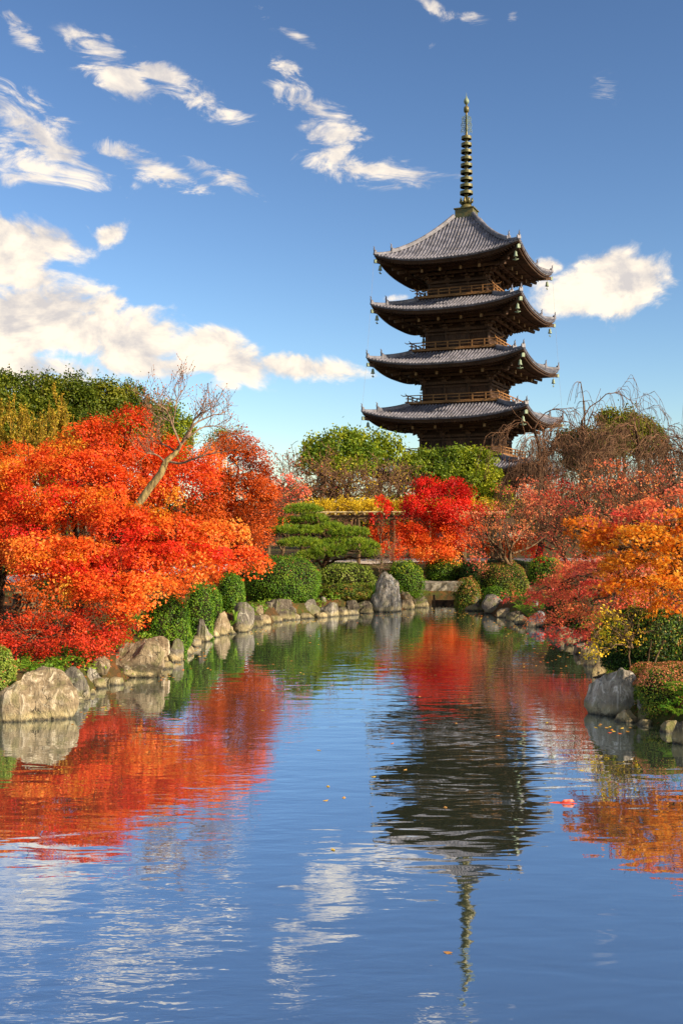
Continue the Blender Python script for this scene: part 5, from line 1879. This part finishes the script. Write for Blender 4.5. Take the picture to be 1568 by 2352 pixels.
    leafy_tree('shrub', 'thin-stemmed shrub with sparse yellow leaves above the flat-topped boulder', 'shrub', (5.68, 19.7),
               [(1385, 1395, 19.7, 26, 22), (1375, 1440, 19.5, 30, 22), (1420, 1420, 19.6, 30, 24), (1390, 1480, 19.4, 34, 22), (1440, 1460, 19.6, 34, 24), (1365, 1505, 19.2, 22, 12), (1460, 1400, 19.9, 26, 20)],
               'yellow', 'bark', .028, fork=(5.6, 19.7, 1.2), fol=F(per_m2=9, cr=.16, flat=.5, per=11, size=.055, shape=LONG * np.array([1.7, 1]), up=.3), twigs=2, twig_len=.32, stems=3, limb_r=.7,
               extra=[([(1400, 1450, 19.7, 40, 40)], 'lime', F(per_m2=9))])
    return t


build_trees()


def weeping(label, base, top, n_arch=16, span=3.2, hang=2.6, n_str=26, bark='twig', rs=.014, trunk_r=.2):
    """weeping cherry: arching limbs with long hanging leafless strands"""
    bx, by = base
    bz = gz1(bx, by)
    t = thing('weeping_cherry', label, 'tree', (bx, by, bz), 0, 'leafless weeping cherries before the pagoda')
    pl = curve((bx, by, bz - .1), top, (RG.normal() * .3, 0, 0), 10, .06)[None]
    rad = (trunk_r * np.linspace(1, .35, 10))[None]
    V, F = tubes(pl, rad, 9)
    mesh_uniform('trunk', V, 4, M['bark_dark'], t, None, True, F)
    arch, rr = [], []
    for k in range(n_arch):
        a = 2 * PI * (k + RG.random()) / n_arch
        s0 = pl[0, RG.integers(4, 10)]
        sp = span * (.5 + .7 * RG.random())
        u = np.linspace(0, 1, 10)[:, None]
        dr = np.array([math.cos(a), math.sin(a) * .8, 0])
        rise = sp * (.30 + .5 * RG.random())
        pts = s0 + dr * sp * u + np.array([0, 0, 1]) * (rise * 2.2 * u - rise * 2.6 * u ** 2.0)
        arch.append(pts + RG.normal(size=(10, 3)) * .05)
        rr.append(trunk_r * .2 * np.linspace(1, .3, 10))
    arch, rr = np.array(arch), np.array(rr)
    parts = [tubes(arch, rr, 5)]
    sub, rsub = grow(arch, rr, 5, span * .4, .9, .12, .15, 6, .3, .35, .55, .012)
    parts.append(tubes(sub, rsub, 4))
    src = np.concatenate([arch[:, 3:].reshape(-1, 3), sub[:, 1:].reshape(-1, 3)])
    n = n_str * n_arch
    s0 = src[RG.integers(0, len(src), n)]
    out = unit(s0 - np.array(top) + RG.normal(size=(n, 3)) * .6) * np.array([1, 1, 0])
    ln = hang * (.35 + .9 * RG.random((n, 1)))
    u = np.linspace(0, 1, 6)[None, :, None]
    pts = s0[:, None, :] + out[:, None, :] * ln[:, None] * .45 * (u ** .7) + np.array([0, 0, 1]) * ln[:, None] * (.22 * u - 1.05 * u ** 2)
    pts = pts + RG.normal(size=pts.shape) * .03
    pts[..., 2] = np.maximum(pts[..., 2], bz + .6)
    parts.append(tubes(pts, np.full(pts.shape[:2], rs) * np.linspace(1, .6, 6), 3))
    tw, rtw = grow(pts, np.full(pts.shape[:2], rs), 3, .5, .7, -.25, .15, 3, .2, .5, .8, rs * .7)
    parts.append(tubes(tw, rtw, 3))
    V, F = merge(parts)
    mesh_uniform('branches', V, 4, M[bark], t, None, True, F)
    return t


def build_right_back():
    weeping('dense brown weeping cherry covering the right corner of the pagoda', (11.2, 59), P(1225, 985, 59), 16, 2.6, 2.6, 24)
    weeping('tall weeping cherry with one whip rising above its crown', (14.6, 61), P(1335, 965, 61), 17, 3.8, 2.8, 28)
    weeping('weeping cherry before the dark evergreen right of the pagoda', (16.6, 57), P(1460, 990, 57), 16, 3.4, 2.8, 27)
    weeping('weeping cherry at the right picture edge', (19.2, 55), P(1570, 985, 55), 13, 3.0, 2.8, 26)
    # a whip standing out of the second cherry
    t = thing('weeping_cherry', 'young whip-thin weeping cherry standing against the sky right of the pagoda', 'tree', (14.2, 62.5, gz1(14.2, 62.5)))
    p0 = P(1340, 1010, 62.5)
    top = P(1333, 880, 62.5)
    pl = np.concatenate([curve((14.2, 62.5, gz1(14.2, 62.5) - .1), p0, (0, 0, 0), 6), curve(p0, top, (.12, 0, 0), 7)[1:]])[None]
    V, F = tubes(pl, np.linspace(.1, .025, 12)[None], 6)
    mesh_uniform('trunk', V, 4, M['bark'], t, None, True, F)
    st = []
    for k in range(26):
        s0 = pl[0, RG.integers(6, 12)]
        a = RG.random() * 2 * PI
        ln = .8 + 1.2 * RG.random()
        u = np.linspace(0, 1, 7)[:, None]
        st.append(s0 + np.array([math.cos(a), math.sin(a), 0]) * ln * .55 * u ** .8 + np.array([0, 0, 1]) * ln * (.5 * u - 1.2 * u ** 2))
    st = np.array(st)
    V, F = tubes(st, np.full(st.shape[:2], .014), 3)
    mesh_uniform('branches', V, 4, M['twig'], t, None, True, F)
    # airy grey tree at the pagoda's right corner
    bare_tree('bare_tree', 'airy grey leafless tree between pagoda and whip-thin cherry', (13.6, 72), P(1265, 945, 72), 'twig', .14, ((8, -.4), (6, -.5), (5, -.5), (4, -.5)), .7, .35, .16, fork_t=.45, rmin=.012,
              leaf=('litter', 700, .11))
    bare_tree('bare_tree', 'airy leafless tree rising at the right picture edge', (18.6, 58), P(1535, 985, 58), 'twig', .14, ((8, -.4), (6, -.5), (5, -.5), (4, -.5)), .7, .35, .16, fork_t=.4, rmin=.012,
              leaf=('litter', 500, .10))
    for lab, bx, by, top in (('tangled brown leafless shrub behind the sparse pinkish maple', 11.2, 50, P(1215, 1100, 50)), ('tangled brown leafless shrub behind the thinning pink maple', 13.2, 47, P(1360, 1060, 47)),
                             ('tangled brown leafless shrub near the right picture edge', 15.0, 45, P(1500, 1050, 45))):
        bare_tree('shrub', lab, (bx, by), top, 'twig', .12, ((10, -.7), (6, -.55), (6, -.5), (4, -.5)), .9, .15, .18, cat='shrub', fork_t=.12, rmin=.010, leaf=('litter', 700, .09))
    ev = dict(per_m2=.9, cr=.85, flat=.75, per=80, size=.22, up=.35, droop=.3, jit=.9, shell=.7)
    for lab, bx, by, rows in (('dark evergreen with flat crown right of the pagoda', 30.0, 110, [(1420, 965, 110, 44, 26), (1445, 985, 110, 50, 26), (1410, 1010, 109, 60, 34)]),
                              ('lower dark evergreen beside the flat-crowned evergreen', 33.5, 112, [(1480, 990, 112, 34, 22), (1490, 1020, 111, 46, 34)]),
                              ('dark evergreen behind the weeping cherries', 27.5, 114, [(1330, 1015, 114, 56, 30), (1350, 1050, 113, 60, 34)])):
        leafy_tree('evergreen_tree', lab, 'tree', (bx, by), rows, 'evergreen', 'bark_dark', .4, fol=ev, twigs=1, twig_len=2.5, group='evergreens beyond the garden')
    # far wood that closes the garden
    pads = [(x, 150 + RG.uniform(-8, 8), RG.uniform(2.5, 5.0), 5.5, 4, RG.uniform(2.5, 4.0)) for x in np.arange(-90, 95, 6.0)]
    V, v, _ = foliage(pads, .22, 1.6, .7, 30, .6, RHOMB, .35, .3, .9, dens=1.2)
    tag(mesh_uniform('distant_wood', V, 4, M['evergreen'], None, v), 'band of dark trees closing the garden far behind the pond', 'wood', None, 'stuff')
    pads = []
    for k in range(len(SH)):
        a_, c_ = SH[k], SH[(k + 1) % len(SH)]
        if min(a_[1], c_[1]) < 16.0:
            continue
        dv = (c_ - a_) / np.linalg.norm(c_ - a_)
        nv = np.array([-dv[1], dv[0]])
        for u_ in np.arange(0, np.linalg.norm(c_ - a_), .55):
            for r_ in (.75, 1.3, 2.0):
                q_ = a_ + dv * u_ + nv * (r_ + RG.uniform(-.25, .25))
                if RG.random() < .55 and shore_dist(q_[:1], q_[1:])[0] > .5:
                    pads.append((q_[0], q_[1], gz1(*q_) + .06, .32, .32, .12))
    V, v, _ = foliage(pads, 2.6, .22, .4, 16, .075, LONG * np.array([1.5, 1]), .5, .2, .6)
    tag(mesh_uniform('ground_cover', V, 4, M['fern'], None, v), 'low green plants and moss growing between the stones of the banks', 'ground cover', None, 'stuff')
    # tangle of undergrowth beyond the right bank and left bank
    for lab, pads, mt in (('brown and red undergrowth behind the right bank maples', [(x, y, gz1(x, y) + .6, 1.3, .9, .7) for x, y in ((8.6, 37), (10.2, 39), (11.8, 40), (13.5, 41), (9.4, 31), (11, 29), (12, 33), (14.5, 37), (9.6, 45), (12.5, 46), (15.5, 44))], 'maple_pink'),
                          ('russet undergrowth beneath the left bank maples', [(x, y, gz1(x, y) + .45, 1.3, .9, .55) for x, y in ((-8.4, 29.5), (-7, 31), (-6, 33.5), (-9, 33), (-10.5, 36), (-7.5, 37), (-5.5, 37.5), (-12, 33), (-4.5, 40), (-11.8, 26))], 'maple_deep')):
        V, v, _ = foliage(pads, 2.2, .35, .5, 26, .09, RHOMB, .4, .2, .8)
        tag(mesh_uniform('undergrowth', V, 4, M[mt], None, v), lab, 'undergrowth', None, 'stuff')


build_right_back()


# ------------------------------------------------------------------ stump, fallen leaves
def build_small():
    p = P(62, 1385, 29.5)
    z = gz1(p[0], 29.5)
    t = thing('tree_stump', 'broad sawn stump with rough bark by the forked maple stems', 'stump', (p[0], 29.5, z))
    V, n, m = [], 26, 8
    rg = np.random.default_rng(4)
    ph = rg.uniform(0, 6, 4)
    Fc = []
    for i in range(m):
        u = i / (m - 1)
        for j in range(n):
            a = 2 * PI * j / n
            r = .36 * (1 + .35 * (1 - u) ** 2) * (1 + .07 * math.sin(a * 5 + ph[0]) + .04 * math.sin(a * 9 + ph[1] + u))
            V.append((r * math.cos(a), r * math.sin(a), -.1 + u * .62 + .02 * math.sin(a * 3)))
    for i in range(m - 1):
        for j in range(n):
            Fc.append((i * n + j, i * n + (j + 1) % n, (i + 1) * n + (j + 1) % n, (i + 1) * n + j))
    b = MB()
    b.add(V, Fc)
    b.build('bark', M['bark'], t)
    b = MB()
    b.add([v for v in V[-n:]], [tuple(range(n))])
    b.build('cut_top', M['bark_pale'], t)

    def scatter(n, xr, yr, cond):
        x = RG.uniform(*xr, n)
        y = RG.uniform(*yr, n)
        s = shore_dist(x, y)
        k = cond(s)
        return x[k], y[k]
    x, y = scatter(26000, (-14, 14), (15, 52), lambda s: (s > .05) & (s < 6))
    pos = np.stack([x, y, gz(x, y) + .015], -1)
    V = leaves_at(pos, np.array([0, 0, 1.0]) + RG.normal(size=pos.shape) * .35, .07)
    tag(mesh_uniform('fallen_leaves', V, 4, M['litter'], None, RG.random(len(pos))), 'rust-brown fallen leaves littering both banks', 'leaves', None, 'stuff')
    pts = []
    for cx, cy, sx, sy, n in ((4.2, 37.5, 1.6, 2.2, 130), (5.3, 32.5, 1.0, 2.2, 60), (2.0, 36.8, 1.6, .9, 50), (5.0, 26, .8, 2.5, 26), (-4.6, 18.6, .5, .8, 22), (-3.6, 26, .5, 3, 30), (-1.2, 34.5, 1.6, 1.2, 40), (0, 27, 5, 9, 45), (1, 14, 4, 5, 16), (-3.9, 22.6, .25, .8, 10), (4.6, 17.2, .3, .4, 14), (-2.6, 31.5, .6, 1, 20)):
        pts.append(np.stack([cx + RG.normal(size=n) * sx * .5, cy + RG.normal(size=n) * sy * .5], -1))
    pts = np.concatenate(pts)
    pts = pts[shore_dist(pts[:, 0], pts[:, 1]) < -.05]
    pos = np.stack([pts[:, 0], pts[:, 1], np.full(len(pts), .008)], -1)
    V = leaves_at(pos, np.array([0, 0, 1.0]) + RG.normal(size=pos.shape) * .06, .085)
    tag(mesh_uniform('floating_leaves', V, 4, M['floating'], None, RG.random(len(pos))), 'scattered yellow and rust leaves floating on the pond', 'leaves', None, 'stuff')


build_small()
